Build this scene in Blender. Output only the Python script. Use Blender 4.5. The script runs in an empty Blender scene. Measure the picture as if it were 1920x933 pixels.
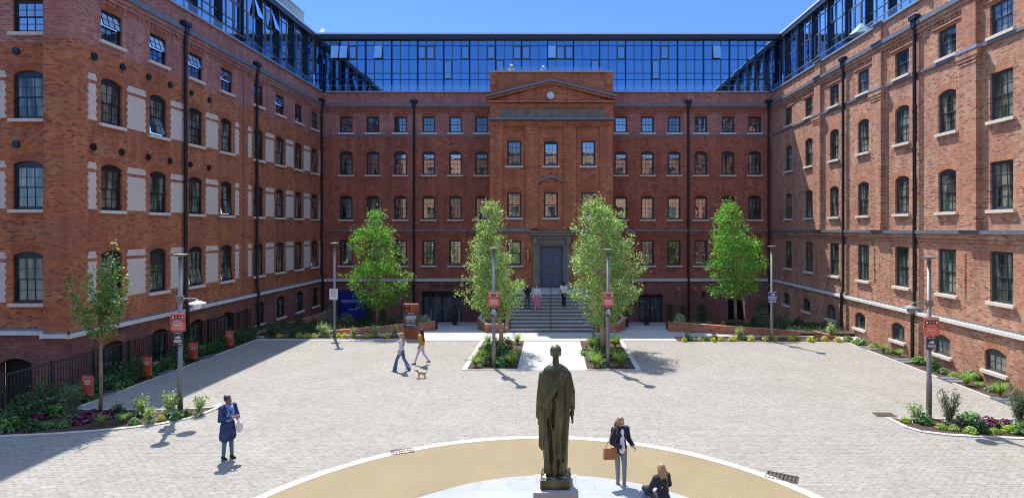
import bpy, math, random
from mathutils import Vector, Matrix
R = math.radians
random.seed(7)
S = bpy.context.scene
COL = S.collection
FPX, VX, VY, H = 1100.0, 1034.0, 429.0, 6.3     # lens and horizon measured on the photograph

def gp(px, py, z=0.0):
    """point of the ground seen at a photo pixel"""
    Y = FPX * (H - z) / (py - VY)
    return Vector(((px - VX) * Y / FPX, Y, z))
def xat(px, Y): return (px - VX) * Y / FPX
def zat(py, Y): return H - (py - VY) * Y / FPX

# ------------------------------------------------------------------ mesh helper
class MB:
    def __init__(s): s.v = []; s.f = []; s.m = []; s.cur = 0
    def add(s, vs, fs):
        o = len(s.v); s.v += [tuple(p) for p in vs]
        for f in fs: s.f.append(tuple(i + o for i in f)); s.m.append(s.cur)
    def quad(s, a, b, c, d): s.add([a, b, c, d], [(0, 1, 2, 3)])
    def box(s, x0, x1, y0, y1, z0, z1):
        if x0 > x1: x0, x1 = x1, x0
        if y0 > y1: y0, y1 = y1, y0
        s.add([(x0,y0,z0),(x1,y0,z0),(x1,y1,z0),(x0,y1,z0),(x0,y0,z1),(x1,y0,z1),(x1,y1,z1),(x0,y1,z1)],
              [(0,3,2,1),(4,5,6,7),(0,1,5,4),(1,2,6,5),(2,3,7,6),(3,0,4,7)])
    def prism(s, poly, z0, z1, top=None):
        """poly in xy, extruded in z"""
        n = len(poly)
        zt = top if top else [z1] * n
        s.add([(p[0], p[1], z0) for p in poly] + [(p[0], p[1], zt[i]) for i, p in enumerate(poly)],
              [tuple(range(n))[::-1], tuple(range(n, 2*n))] + [(i, (i+1) % n, n+(i+1) % n, n+i) for i in range(n)])
    def prism_y(s, poly, y0, y1):
        """poly in xz, extruded in y"""
        n = len(poly)
        s.add([(p[0], y0, p[1]) for p in poly] + [(p[0], y1, p[1]) for p in poly],
              [tuple(range(n)), tuple(range(n, 2*n))[::-1]] + [(i, n+i, n+(i+1) % n, (i+1) % n) for i in range(n)])
    def tube(s, pts, rad, n=8, cap=True, sx=1.0, sy=1.0):
        pts = [Vector(p) for p in pts]
        if not isinstance(rad, (list, tuple)): rad = [rad] * len(pts)
        rings = []
        vs = []
        for i, p in enumerate(pts):
            t = (pts[min(i+1, len(pts)-1)] - pts[max(i-1, 0)])
            if t.length < 1e-9: t = Vector((0,0,1))
            t.normalize()
            ref = Vector((1,0,0)) if abs(t.x) < .8 else Vector((0,1,0))
            b = t.cross(ref).normalized(); a = b.cross(t).normalized()
            rings.append([])
            for k in range(n):
                an = 2*math.pi*k/n
                vs.append(p + a*(math.cos(an)*rad[i]*sx) + b*(math.sin(an)*rad[i]*sy))
        fs = []
        for i in range(len(pts)-1):
            for k in range(n):
                fs.append((i*n+k, i*n+(k+1) % n, (i+1)*n+(k+1) % n, (i+1)*n+k))
        if cap: fs += [tuple(range(n))[::-1], tuple(range((len(pts)-1)*n, len(pts)*n))]
        s.add(vs, fs)
    def lathe(s, prof, c=(0,0,0), n=24):
        vs = []; fs = []
        for (r, z) in prof:
            for k in range(n):
                an = 2*math.pi*k/n
                vs.append((c[0]+r*math.cos(an), c[1]+r*math.sin(an), c[2]+z))
        for i in range(len(prof)-1):
            for k in range(n):
                fs.append((i*n+k, i*n+(k+1) % n, (i+1)*n+(k+1) % n, (i+1)*n+k))
        fs += [tuple(range(n))[::-1], tuple(range((len(prof)-1)*n, len(prof)*n))]
        s.add(vs, fs)
    def ell(s, c, r, n=14, m=9, rot=None):
        vs = []; fs = []
        c = Vector(c)
        for i in range(m+1):
            ph = math.pi*i/m
            for k in range(n):
                th = 2*math.pi*k/n
                p = Vector((r[0]*math.sin(ph)*math.cos(th), r[1]*math.sin(ph)*math.sin(th), r[2]*math.cos(ph)))
                if rot: p = rot @ p
                vs.append(c + p)
        for i in range(m):
            for k in range(n):
                fs.append((i*n+k, (i+1)*n+k, (i+1)*n+(k+1) % n, i*n+(k+1) % n))
        s.add(vs, fs)
    def cone(s, p0, p1, r0, r1, n=10):
        """tapered capsule"""
        p0 = Vector(p0); p1 = Vector(p1)
        s.tube([p0, p1], [r0, r1], n)
        s.ell(p0, (r0,)*3, n, 6); s.ell(p1, (r1,)*3, n, 6)
    def mesh(s, name, mats, smooth=False):
        me = bpy.data.meshes.new(name)
        me.from_pydata(s.v, [], s.f)
        if not isinstance(mats, (list, tuple)): mats = [mats]
        for m in mats: me.materials.append(m)
        if len(mats) > 1: me.polygons.foreach_set('material_index', s.m)
        if smooth: me.polygons.foreach_set('use_smooth', [True]*len(me.polygons))
        me.update()
        return me
    def build(s, name, mats, parent=None, loc=(0,0,0), smooth=False):
        return link(name, s.mesh(name, mats, smooth), parent, loc)

def link(name, data, parent=None, loc=(0,0,0), rotz=0.0):
    o = bpy.data.objects.new(name, data); COL.objects.link(o)
    o.location = loc; o.rotation_euler = (0, 0, rotz)
    if parent: o.parent = parent
    return o
def tag(o, label=None, cat=None, group=None, kind=None):
    if label: o['label'] = label
    if cat: o['category'] = cat
    if group: o['group'] = group
    if kind: o['kind'] = kind
    return o
def thing(name, label, cat, loc=(0,0,0), rotz=0.0, group=None):
    return tag(link(name, None, None, loc, rotz), label, cat, group)
def struct(name, mb, mat): return tag(mb.build(name, mat), kind='structure')

def remesh(mb, voxel, name, mat, smooth_it=0):
    o = bpy.data.objects.new('tmp', mb.mesh('tmp', mat)); COL.objects.link(o)
    m = o.modifiers.new('r', 'REMESH'); m.mode = 'VOXEL'; m.voxel_size = voxel; m.use_smooth_shade = True
    if smooth_it:
        sm = o.modifiers.new('s', 'SMOOTH'); sm.iterations = smooth_it; sm.factor = .5
    dg = bpy.context.evaluated_depsgraph_get(); dg.update()
    me = bpy.data.meshes.new_from_object(o.evaluated_get(dg), depsgraph=dg)
    me.name = name
    old = o.data
    bpy.data.objects.remove(o); bpy.data.meshes.remove(old)
    me.materials.clear(); me.materials.append(mat)
    return me

def text_mesh(txt, size, mat, align='CENTER', ext=.004):
    cu = bpy.data.curves.new('t', 'FONT'); cu.body = txt; cu.size = size; cu.align_x = align; cu.align_y = 'CENTER'; cu.extrude = ext
    o = bpy.data.objects.new('t', cu); COL.objects.link(o)
    dg = bpy.context.evaluated_depsgraph_get(); dg.update()
    me = bpy.data.meshes.new_from_object(o.evaluated_get(dg), depsgraph=dg)
    bpy.data.objects.remove(o)
    me.transform(Matrix.Rotation(R(90), 4, 'X'))       # stands upright, reads from -y
    me.materials.clear(); me.materials.append(mat); me.name = 'lettering'
    return me

# ------------------------------------------------------------------ materials
def newmat(name):
    m = bpy.data.materials.new(name); m.use_nodes = True
    nt = m.node_tree; b = nt.nodes['Principled BSDF']
    return m, nt, b
def N(nt, t, **kw):
    n = nt.nodes.new(t)
    for k, v in kw.items():
        if k in n.inputs.keys() if hasattr(n, 'inputs') else False: n.inputs[k].default_value = v
        else: setattr(n, k, v)
    return n
def ramp(nt, fac, stops):
    r = nt.nodes.new('ShaderNodeValToRGB'); cr = r.color_ramp
    while len(cr.elements) < len(stops): cr.elements.new(.5)
    for e, (p, c) in zip(cr.elements, stops): e.position = p; e.color = (*c, 1)
    nt.links.new(fac, r.inputs['Fac']); return r.outputs['Color']
def noise(nt, vec, scale, detail=4, rough=.6):
    n = nt.nodes.new('ShaderNodeTexNoise'); n.inputs['Scale'].default_value = scale
    n.inputs['Detail'].default_value = detail; n.inputs['Roughness'].default_value = rough
    if vec is not None: nt.links.new(vec, n.inputs['Vector'])
    return n.outputs['Fac']
def mixc(nt, fac, a, b, mode='MIX'):
    m = nt.nodes.new('ShaderNodeMix'); m.data_type = 'RGBA'; m.blend_type = mode
    for sock, val in ((m.inputs['Factor'], fac), (m.inputs[6], a), (m.inputs[7], b)):
        if hasattr(val, 'is_linked'): nt.links.new(val, sock)
        elif isinstance(val, (int, float)): sock.default_value = val
        else: sock.default_value = (*val, 1)
    return m.outputs[2]
def objco(nt):
    return nt.nodes.new('ShaderNodeTexCoord').outputs['Object']

def plain(name, col, rough=.6, metal=0.0, var=.12, scale=3.0, bump=0.0, spec=.5):
    m, nt, b = newmat(name)
    co = objco(nt)
    f = noise(nt, co, scale, 5)
    lo = tuple(max(0, c*(1-var)) for c in col); hi = tuple(min(1, c*(1+var)) for c in col)
    nt.links.new(ramp(nt, f, [(.3, lo), (.7, hi)]), b.inputs['Base Color'])
    b.inputs['Roughness'].default_value = rough; b.inputs['Metallic'].default_value = metal
    b.inputs['Specular IOR Level'].default_value = spec
    if bump:
        bp = nt.nodes.new('ShaderNodeBump'); bp.inputs['Strength'].default_value = bump; bp.inputs['Distance'].default_value = .02
        nt.links.new(noise(nt, co, scale*8, 4), bp.inputs['Height']); nt.links.new(bp.outputs['Normal'], b.inputs['Normal'])
    return m

def brick(name, cols, mortar, bw=.225, rh=.075, ms=.009, horiz=False, dirt=.22, patch=None, seed=0.0, bump=.5, gain=1.7):
    """cols: colours the single bricks are drawn from"""
    lim = lambda c: tuple(min(.62, x*gain) for x in c)
    cols = [lim(c) for c in cols]; mortar = lim(tuple(x*.85 for x in mortar)); patch = lim(patch) if patch else None
    m, nt, b = newmat(name)
    co = objco(nt)
    sx = nt.nodes.new('ShaderNodeSeparateXYZ'); nt.links.new(co, sx.inputs[0])
    cx = nt.nodes.new('ShaderNodeCombineXYZ')
    if horiz:
        nt.links.new(sx.outputs['X'], cx.inputs['X']); nt.links.new(sx.outputs['Y'], cx.inputs['Y'])
    else:
        ad = nt.nodes.new('ShaderNodeMath'); nt.links.new(sx.outputs['X'], ad.inputs[0]); nt.links.new(sx.outputs['Y'], ad.inputs[1])
        nt.links.new(ad.outputs[0], cx.inputs['X']); nt.links.new(sx.outputs['Z'], cx.inputs['Y'])
    br = nt.nodes.new('ShaderNodeTexBrick')
    nt.links.new(cx.outputs[0], br.inputs['Vector'])
    br.inputs['Color1'].default_value = (0,0,0,1); br.inputs['Color2'].default_value = (1,1,1,1); br.inputs['Mortar'].default_value = (.5,.5,.5,1)
    br.inputs['Scale'].default_value = 1; br.inputs['Brick Width'].default_value = bw; br.inputs['Row Height'].default_value = rh
    br.inputs['Mortar Size'].default_value = ms; br.inputs['Mortar Smooth'].default_value = .2
    n = len(cols)
    c = ramp(nt, br.outputs['Color'], [(i/(n-1), cc) for i, cc in enumerate(cols)])
    c = mixc(nt, br.outputs['Fac'], c, mortar)
    mp = nt.nodes.new('ShaderNodeMapping'); mp.inputs['Location'].default_value = (seed, seed*2, seed); nt.links.new(co, mp.inputs[0])
    big = noise(nt, mp.outputs[0], .35, 6, .65)
    if patch:
        c = mixc(nt, ramp(nt, big, [(.45, (0,0,0)), (.62, (1,1,1))]), c, mixc(nt, .55, c, patch))
    med = noise(nt, mp.outputs[0], 2.2, 6, .7)
    g = 1 - dirt
    c = mixc(nt, 1.0, c, ramp(nt, med, [(.32, (g, g, g*.97)), (.68, (1.0, 1.0, 1.0))]), 'MULTIPLY')
    lt = noise(nt, mp.outputs[0], .8, 5, .7)
    c = mixc(nt, ramp(nt, lt, [(.56, (0,0,0)), (.70, (.38,.38,.38))]), c, mortar)
    # vertical rain streaking, a wear pattern of its own
    st = nt.nodes.new('ShaderNodeMapping'); st.inputs['Scale'].default_value = (2.2, 2.2, .12); nt.links.new(co, st.inputs[0])
    sk = noise(nt, st.outputs[0], 1.0, 5, .6)
    c = mixc(nt, 1.0, c, ramp(nt, sk, [(.3, (.74,.73,.72)), (.58, (1, 1, 1))]), 'MULTIPLY')
    nt.links.new(c, b.inputs['Base Color'])
    b.inputs['Roughness'].default_value = .88; b.inputs['Specular IOR Level'].default_value = .25
    bp = nt.nodes.new('ShaderNodeBump'); bp.inputs['Strength'].default_value = bump; bp.inputs['Distance'].default_value = .012; bp.invert = True
    nt.links.new(br.outputs['Fac'], bp.inputs['Height']); nt.links.new(bp.outputs['Normal'], b.inputs['Normal'])
    return m

def glass(name, dark, mirror=.35, tint=(.8,.88,1), wob=.02, inter=None):
    m, nt, b = newmat(name)
    out = nt.nodes['Material Output']
    gl = nt.nodes.new('ShaderNodeBsdfGlossy'); gl.inputs['Roughness'].default_value = .015; gl.inputs['Color'].default_value = (*tint, 1)
    df = nt.nodes.new('ShaderNodeBsdfDiffuse')
    oi = nt.nodes.new('ShaderNodeObjectInfo')
    co = objco(nt)
    if inter:
        # dim rooms: curtains and walls seen as upright bands, different for every window
        ad = nt.nodes.new('ShaderNodeVectorMath'); ad.operation = 'ADD'
        sc = nt.nodes.new('ShaderNodeVectorMath'); sc.operation = 'SCALE'; sc.inputs[0].default_value = (37, 17, 5)
        nt.links.new(oi.outputs['Random'], sc.inputs['Scale']); nt.links.new(co, ad.inputs[0]); nt.links.new(sc.outputs[0], ad.inputs[1])
        mp = nt.nodes.new('ShaderNodeMapping'); mp.inputs['Scale'].default_value = (3.2, 1, .5); nt.links.new(ad.outputs[0], mp.inputs[0])
        f = noise(nt, mp.outputs[0], 1.0, 2, .5)
        c = ramp(nt, f, [(.35, dark), (.5, inter[0]), (.62, inter[1])])
        nt.links.new(c, df.inputs['Color'])
    else:
        df.inputs['Color'].default_value = (*dark, 1)
    fr = nt.nodes.new('ShaderNodeFresnel'); fr.inputs['IOR'].default_value = 1.5
    mx = nt.nodes.new('ShaderNodeMath'); mx.operation = 'MAXIMUM'; mx.inputs[1].default_value = mirror
    nt.links.new(fr.outputs[0], mx.inputs[0])
    if inter:      # some panes are cleaner or better backed than others
        mr = nt.nodes.new('ShaderNodeMapRange'); mr.inputs['To Min'].default_value = mirror*.35; mr.inputs['To Max'].default_value = mirror*1.3
        fx = nt.nodes.new('ShaderNodeMath'); fx.operation = 'FRACT'; m7 = nt.nodes.new('ShaderNodeMath'); m7.operation = 'MULTIPLY'; m7.inputs[1].default_value = 7.31
        nt.links.new(oi.outputs['Random'], m7.inputs[0]); nt.links.new(m7.outputs[0], fx.inputs[0]); nt.links.new(fx.outputs[0], mr.inputs['Value']); nt.links.new(mr.outputs[0], mx.inputs[1])
    mix = nt.nodes.new('ShaderNodeMixShader'); nt.links.new(mx.outputs[0], mix.inputs[0])
    nt.links.new(df.outputs[0], mix.inputs[1]); nt.links.new(gl.outputs[0], mix.inputs[2])
    bp = nt.nodes.new('ShaderNodeBump'); bp.inputs['Strength'].default_value = wob; bp.inputs['Distance'].default_value = .1
    nt.links.new(noise(nt, co, 1.4, 2), bp.inputs['Height']); nt.links.new(bp.outputs['Normal'], gl.inputs['Normal'])
    nt.links.new(mix.outputs[0], out.inputs['Surface'])
    return m

def clear_glass(name, tint=(.8,.95,1.0), mirror=.18):
    m, nt, b = newmat(name); out = nt.nodes['Material Output']
    tr = nt.nodes.new('ShaderNodeBsdfTransparent'); tr.inputs['Color'].default_value = (*tint, 1)
    gl = nt.nodes.new('ShaderNodeBsdfGlossy'); gl.inputs['Roughness'].default_value = .02
    mix = nt.nodes.new('ShaderNodeMixShader'); mix.inputs[0].default_value = mirror
    nt.links.new(tr.outputs[0], mix.inputs[1]); nt.links.new(gl.outputs[0], mix.inputs[2]); nt.links.new(mix.outputs[0], out.inputs['Surface'])
    return m

def leafmat(name, cols, trans=.35, gloss=.35, gain=1.3):
    m, nt, b = newmat(name); out = nt.nodes['Material Output']
    cols = [tuple(min(.7, x*gain) for x in c) for c in cols]
    ge = nt.nodes.new('ShaderNodeNewGeometry')
    n = len(cols)
    c = ramp(nt, ge.outputs['Random Per Island'], [(i/(n-1), cc) for i, cc in enumerate(cols)])
    nt.links.new(c, b.inputs['Base Color']); b.inputs['Roughness'].default_value = .45; b.inputs['Specular IOR Level'].default_value = gloss
    tl = nt.nodes.new('ShaderNodeBsdfTranslucent')
    nt.links.new(mixc(nt, 1.0, c, (1.25, 1.3, .5), 'MULTIPLY'), tl.inputs['Color'])
    mix = nt.nodes.new('ShaderNodeMixShader'); mix.inputs[0].default_value = trans
    nt.links.new(b.outputs[0], mix.inputs[1]); nt.links.new(tl.outputs[0], mix.inputs[2]); nt.links.new(mix.outputs[0], out.inputs['Surface'])
    return m

M = {}
M['brick_left'] = brick('orange_brick', [(.07,.022,.014),(.22,.058,.022),(.31,.085,.029),(.34,.105,.035),(.26,.066,.026),(.15,.042,.022)], (.24,.125,.075), patch=(.17,.055,.036), seed=3, gain=2.35)
M['brick_new'] = brick('red_purple_brick', [(.12,.036,.032),(.22,.064,.05),(.29,.09,.068),(.19,.052,.05),(.35,.135,.10)], (.33,.24,.20), patch=(.19,.075,.065), seed=8, gain=2.1)
M['brick_base'] = brick('plum_brick', [(.075,.026,.021),(.16,.05,.036),(.22,.072,.05),(.12,.037,.034)], (.22,.16,.13), patch=(.12,.05,.05), seed=5)
M['brick_back'] = brick('dark_red_brick', [(.075,.024,.018),(.19,.048,.028),(.27,.071,.036),(.21,.052,.033),(.31,.098,.052)], (.21,.115,.085), patch=(.14,.048,.036), seed=1, gain=2.3)
M['brick_block'] = brick('warm_red_brick', [(.10,.028,.017),(.24,.062,.027),(.33,.092,.036),(.27,.072,.031),(.37,.12,.05)], (.25,.135,.085), patch=(.17,.055,.032), seed=2, gain=2.35)
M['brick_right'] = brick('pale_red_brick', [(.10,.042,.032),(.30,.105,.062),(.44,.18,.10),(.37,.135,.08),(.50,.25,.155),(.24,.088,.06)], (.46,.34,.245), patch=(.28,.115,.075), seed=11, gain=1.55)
M['brick_planter'] = brick('planter_brick', [(.16,.05,.032),(.30,.10,.055),(.38,.14,.08),(.27,.085,.055)], (.33,.25,.19), seed=4)
M['brick_south'] = brick('tan_brick', [(.30,.14,.08),(.42,.22,.12),(.5,.27,.16)], (.45,.33,.24), seed=6, gain=1.0)
M['arch_brick'] = brick('arch_brick', [(.22,.06,.026),(.31,.09,.035),(.26,.07,.03)], (.22,.12,.08), bw=.075, rh=.30, ms=.008, seed=9, gain=1.7)
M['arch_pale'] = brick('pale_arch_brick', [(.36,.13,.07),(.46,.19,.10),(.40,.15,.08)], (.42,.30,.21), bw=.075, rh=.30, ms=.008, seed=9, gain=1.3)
M['stone'] = plain('pale_stone', (.68,.60,.50), .75, var=.15, scale=4, bump=.1)
M['band_stone'] = plain('band_stone', (.70,.65,.58), .75, var=.12, scale=3, bump=.1)
M['render_panel'] = plain('roughcast_panel', (.66,.55,.47), .95, var=.10, scale=6, bump=.5)
M['lead'] = plain('lead_capping', (.185,.20,.225), .5, .3, var=.2, scale=2)
M['coping'] = plain('zinc_coping', (.36,.40,.44), .45, .4, var=.1)
M['frame'] = plain('anthracite_frame', (.018,.024,.033), .35, var=.2)
M['frame_lit'] = plain('sunlit_frame', (.05,.062,.075), .35, var=.15)  # the anthracite frames again, colour lightened for the sun falling on them
M['black'] = plain('black_iron', (.010,.011,.014), .4, var=.2)
M['mullion'] = plain('grey_mullion', (.085,.10,.115), .35, .6, var=.1)
M['mullion_pale'] = plain('pale_mullion', (.22,.24,.26), .4, .5, var=.1)
M['fin'] = plain('navy_fin', (.012,.018,.03), .4, .2, var=.1)
M['roofedge'] = plain('roof_edge', (.72,.74,.76), .5, var=.06)
M['fascia'] = plain('fascia', (.03,.04,.06), .45, .3, var=.1)
M['greystone'] = plain('grey_green_stone', (.21,.20,.165), .85, var=.25, scale=2.5, bump=.3)
M['panelstone'] = plain('mossy_stone', (.17,.165,.12), .9, var=.35, scale=3, bump=.4)
M['doorblue'] = plain('blue_grey_door', (.10,.135,.185), .45, var=.12, scale=2)
M['brass'] = plain('aged_brass', (.55,.38,.16), .35, .85, var=.15)
M['white'] = plain('white_paint', (.78,.78,.78), .5, var=.05)
M['pale'] = plain('frosted_glass', (.60,.63,.67), .3, var=.05)
M['grey'] = plain('grey_metal', (.23,.225,.21), .42, .55, var=.08, scale=1.5)
M['steel'] = plain('brushed_steel', (.5,.5,.5), .3, .9, var=.05)
M['dark_sign'] = plain('charcoal_sign', (.045,.047,.055), .5, var=.1)
M['red_sign'] = plain('red_sign', (.72,.115,.065), .5, var=.05)
M['ink'] = plain('black_ink', (.012,.012,.012), .6, var=.1)
M['blue_sign'] = plain('blue_sign', (.03,.09,.27), .5, var=.06)
M['corten'] = plain('weathered_steel', (.30,.085,.03), .75, .1, var=.3, scale=2.5, bump=.15)
M['mulch'] = plain('bark_mulch', (.055,.030,.019), .95, var=.6, scale=14, bump=1.0)
M['slab'] = plain('slate_slab', (.10,.11,.125), .6, var=.15)
M['bronze'] = None
M['glass'] = glass('window_glass', (.008,.010,.011), .46, (.85,.92,1.0), .02, ((.03,.036,.032), (.13,.14,.12)))
M['glass_side'] = glass('side_window_glass', (.014,.018,.016), .20, (.85,.92,.95), .02, ((.06,.075,.058), (.24,.26,.20)))
M['glass_pent'] = glass('penthouse_glass', (.004,.010,.022), .60, (.36,.64,.97), .006)
M['glass_case'] = glass('casement_glass', (.008,.014,.02), .62, (.50,.74,1.0), .004)
M['glass_pent_side'] = glass('pale_penthouse_glass', (.006,.012,.02), .66, (.62,.80,1.0), .006)
M['glass_door'] = glass('door_glass', (.012,.014,.016), .12, (.8,.9,1), .01, ((.025,.028,.03), (.07,.075,.075)))
M['rail_glass'] = clear_glass('balustrade_glass', (.78,.93,1.0), .22)
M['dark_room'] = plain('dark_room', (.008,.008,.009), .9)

def hoarding_mat():
    m, nt, b = newmat('blue_hoarding'); co = objco(nt)
    mp = nt.nodes.new('ShaderNodeMapping'); mp.inputs['Rotation'].default_value = (0, R(25), 0); mp.inputs['Scale'].default_value = (.5, 1, 1.6); nt.links.new(co, mp.inputs[0])
    f = noise(nt, mp.outputs[0], 1.3, 3)
    nt.links.new(ramp(nt, f, [(.3, (.004,.006,.05)), (.6, (.010,.018,.22)), (.75, (.03,.06,.42))]), b.inputs['Base Color'])
    b.inputs['Roughness'].default_value = .4
    return m
M['hoarding'] = hoarding_mat()
def bronze_mat():
    m, nt, b = newmat('patinated_bronze'); co = objco(nt)
    mp = nt.nodes.new('ShaderNodeMapping'); mp.inputs['Scale'].default_value = (5, 5, 1.1); nt.links.new(co, mp.inputs[0])
    f = noise(nt, mp.outputs[0], 1.0, 6, .65)
    nt.links.new(ramp(nt, f, [(.3, (.035,.028,.017)), (.5, (.082,.078,.042)), (.64, (.115,.12,.068)), (.78, (.17,.20,.14))]), b.inputs['Base Color'])
    b.inputs['Metallic'].default_value = .6; b.inputs['Roughness'].default_value = .36
    bp = nt.nodes.new('ShaderNodeBump'); bp.inputs['Strength'].default_value = .25; bp.inputs['Distance'].default_value = .02
    nt.links.new(noise(nt, co, 22, 4), bp.inputs['Height']); nt.links.new(bp.outputs['Normal'], b.inputs['Normal'])
    return m
M['bronze'] = bronze_mat()

def paver_mat(name, cols, mortar, bw, rh, ms, dirt, rot=0.0, big=.25):
    m, nt, b = newmat(name); co = objco(nt)
    mp = nt.nodes.new('ShaderNodeMapping'); mp.inputs['Rotation'].default_value = (0, 0, rot); nt.links.new(co, mp.inputs[0])
    br = nt.nodes.new('ShaderNodeTexBrick'); nt.links.new(mp.outputs[0], br.inputs['Vector'])
    br.inputs['Color1'].default_value = (0,0,0,1); br.inputs['Color2'].default_value = (1,1,1,1); br.inputs['Mortar'].default_value = (.5,.5,.5,1)
    br.inputs['Scale'].default_value = 1; br.inputs['Brick Width'].default_value = bw; br.inputs['Row Height'].default_value = rh
    br.inputs['Mortar Size'].default_value = ms; br.inputs['Mortar Smooth'].default_value = .3
    n = len(cols)
    c = ramp(nt, br.outputs['Color'], [(i/(n-1), cc) for i, cc in enumerate(cols)])
    # joints filled unevenly: some open and dark, most sanded flush
    jf = noise(nt, co, 7.0, 3, .6)
    c2 = mixc(nt, ramp(nt, jf, [(.42, (0,0,0)), (.62, (1,1,1))]), c, mortar)
    c = mixc(nt, br.outputs['Fac'], c, c2)
    g = 1 - dirt
    c = mixc(nt, 1.0, c, ramp(nt, noise(nt, co, .5, 8, .68), [(.3, (g, g*.985, g*.96)), (.55, (.97,.97,.965)), (.74, (1.06,1.06,1.06))]), 'MULTIPLY')
    c = mixc(nt, 1.0, c, ramp(nt, noise(nt, co, 3.1, 6, .7), [(.3, (.86,.855,.85)), (.62, (1,1,1))]), 'MULTIPLY')
    nt.links.new(c, b.inputs['Base Color']); b.inputs['Roughness'].default_value = .85; b.inputs['Specular IOR Level'].default_value = .3
    bp = nt.nodes.new('ShaderNodeBump'); bp.inputs['Strength'].default_value = .4; bp.inputs['Distance'].default_value = .008; bp.invert = True
    nt.links.new(br.outputs['Fac'], bp.inputs['Height']); nt.links.new(bp.outputs['Normal'], b.inputs['Normal'])
    return m
M['paver'] = paver_mat('block_paving', [(.235,.218,.190),(.288,.268,.234),(.258,.240,.209),(.308,.287,.252)], (.085,.078,.068), .21, .105, .011, .13)
M['slabs'] = paver_mat('stone_flags', [(.36,.35,.33),(.41,.40,.38),(.385,.375,.355)], (.22,.215,.205), .9, .6, .010, .12)
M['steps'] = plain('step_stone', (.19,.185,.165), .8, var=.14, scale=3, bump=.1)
M['kerb'] = paver_mat('kerb_stone', [(.44,.42,.385),(.49,.47,.435)], (.3,.28,.25), .9, .9, .008, .10)
M['ringstone'] = paver_mat('white_ring_stone', [(.285,.298,.31),(.315,.33,.34)], (.20,.21,.22), .7, .7, .006, .06)
def gravel_mat():
    m, nt, b = newmat('resin_gravel'); co = objco(nt)
    f = noise(nt, co, 38, 2, .8); g = noise(nt, co, .9, 5)
    c = ramp(nt, f, [(.25, (.09,.065,.034)), (.45, (.20,.155,.082)), (.6, (.255,.20,.108)), (.8, (.34,.285,.18))])
    c = mixc(nt, 1.0, c, ramp(nt, g, [(.3, (.88,.87,.85)), (.7, (1,1,1))]), 'MULTIPLY')
    nt.links.new(c, b.inputs['Base Color']); b.inputs['Roughness'].default_value = .9
    return m
M['gravel'] = gravel_mat()
M['asphalt'] = plain('asphalt', (.06,.06,.06), .9, var=.2)
M['bark'] = plain('tree_bark', (.27,.20,.13), .9, var=.35, scale=6, bump=.6)
M['bark_pale'] = plain('pale_bark', (.42,.33,.22), .9, var=.3, scale=5, bump=.5)
M['leaf_bright'] = leafmat('bright_leaf', [(.045,.125,.018),(.09,.23,.03),(.13,.31,.045),(.22,.42,.10)], .42)
M['leaf_young'] = leafmat('young_leaf', [(.05,.11,.02),(.10,.20,.035),(.16,.28,.06),(.26,.36,.14)], .35, .5)
M['leaf_silver'] = leafmat('silvery_leaf', [(.07,.13,.030),(.125,.215,.05),(.18,.29,.08),(.27,.39,.14),(.45,.53,.32)], .34, .6)
M['leaf_hedge'] = leafmat('hedge_leaf', [(.014,.042,.013),(.03,.08,.02),(.055,.125,.03)], .22)
M['leaf_dark'] = leafmat('dark_leaf', [(.018,.045,.016),(.035,.085,.025),(.055,.12,.04)], .25)
M['leaf_mid'] = leafmat('mid_leaf', [(.045,.105,.03),(.08,.18,.04),(.12,.24,.06)], .3)
M['leaf_lime'] = leafmat('lime_leaf', [(.12,.22,.02),(.20,.32,.03),(.28,.40,.05)], .35)
M['leaf_yellow'] = leafmat('yellow_leaf', [(.26,.28,.02),(.40,.40,.03),(.52,.50,.07)], .3)
M['leaf_var'] = leafmat('variegated_leaf', [(.08,.15,.05),(.16,.25,.09),(.34,.40,.20),(.50,.52,.33)], .25)
M['leaf_grey'] = leafmat('grey_leaf', [(.06,.09,.055),(.11,.15,.09),(.17,.21,.14)], .25)
M['leaf_purple'] = leafmat('purple_leaf', [(.05,.012,.03),(.10,.022,.055),(.16,.04,.09)], .25)
M['leaf_grass'] = leafmat('grass_blade', [(.09,.17,.03),(.16,.27,.045),(.25,.36,.08)], .3)
M['flower'] = leafmat('pale_flower', [(.5,.5,.42),(.7,.7,.65)], .2)
M['skin_light'] = plain('light_skin', (.56,.33,.24), .55, var=.05)
M['skin_dark'] = plain('brown_skin', (.22,.11,.07), .55, var=.05)
def cloth(name, col, var=.12, scale=9): return plain(name, col, .85, var=var, scale=scale, bump=.25)
def patterned(name, a, b_, scale):
    m, nt, b = newmat(name); co = objco(nt)
    nt.links.new(ramp(nt, noise(nt, co, scale, 3), [(.42, a), (.54, b_)]), b.inputs['Base Color']); b.inputs['Roughness'].default_value = .85
    return m

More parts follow.
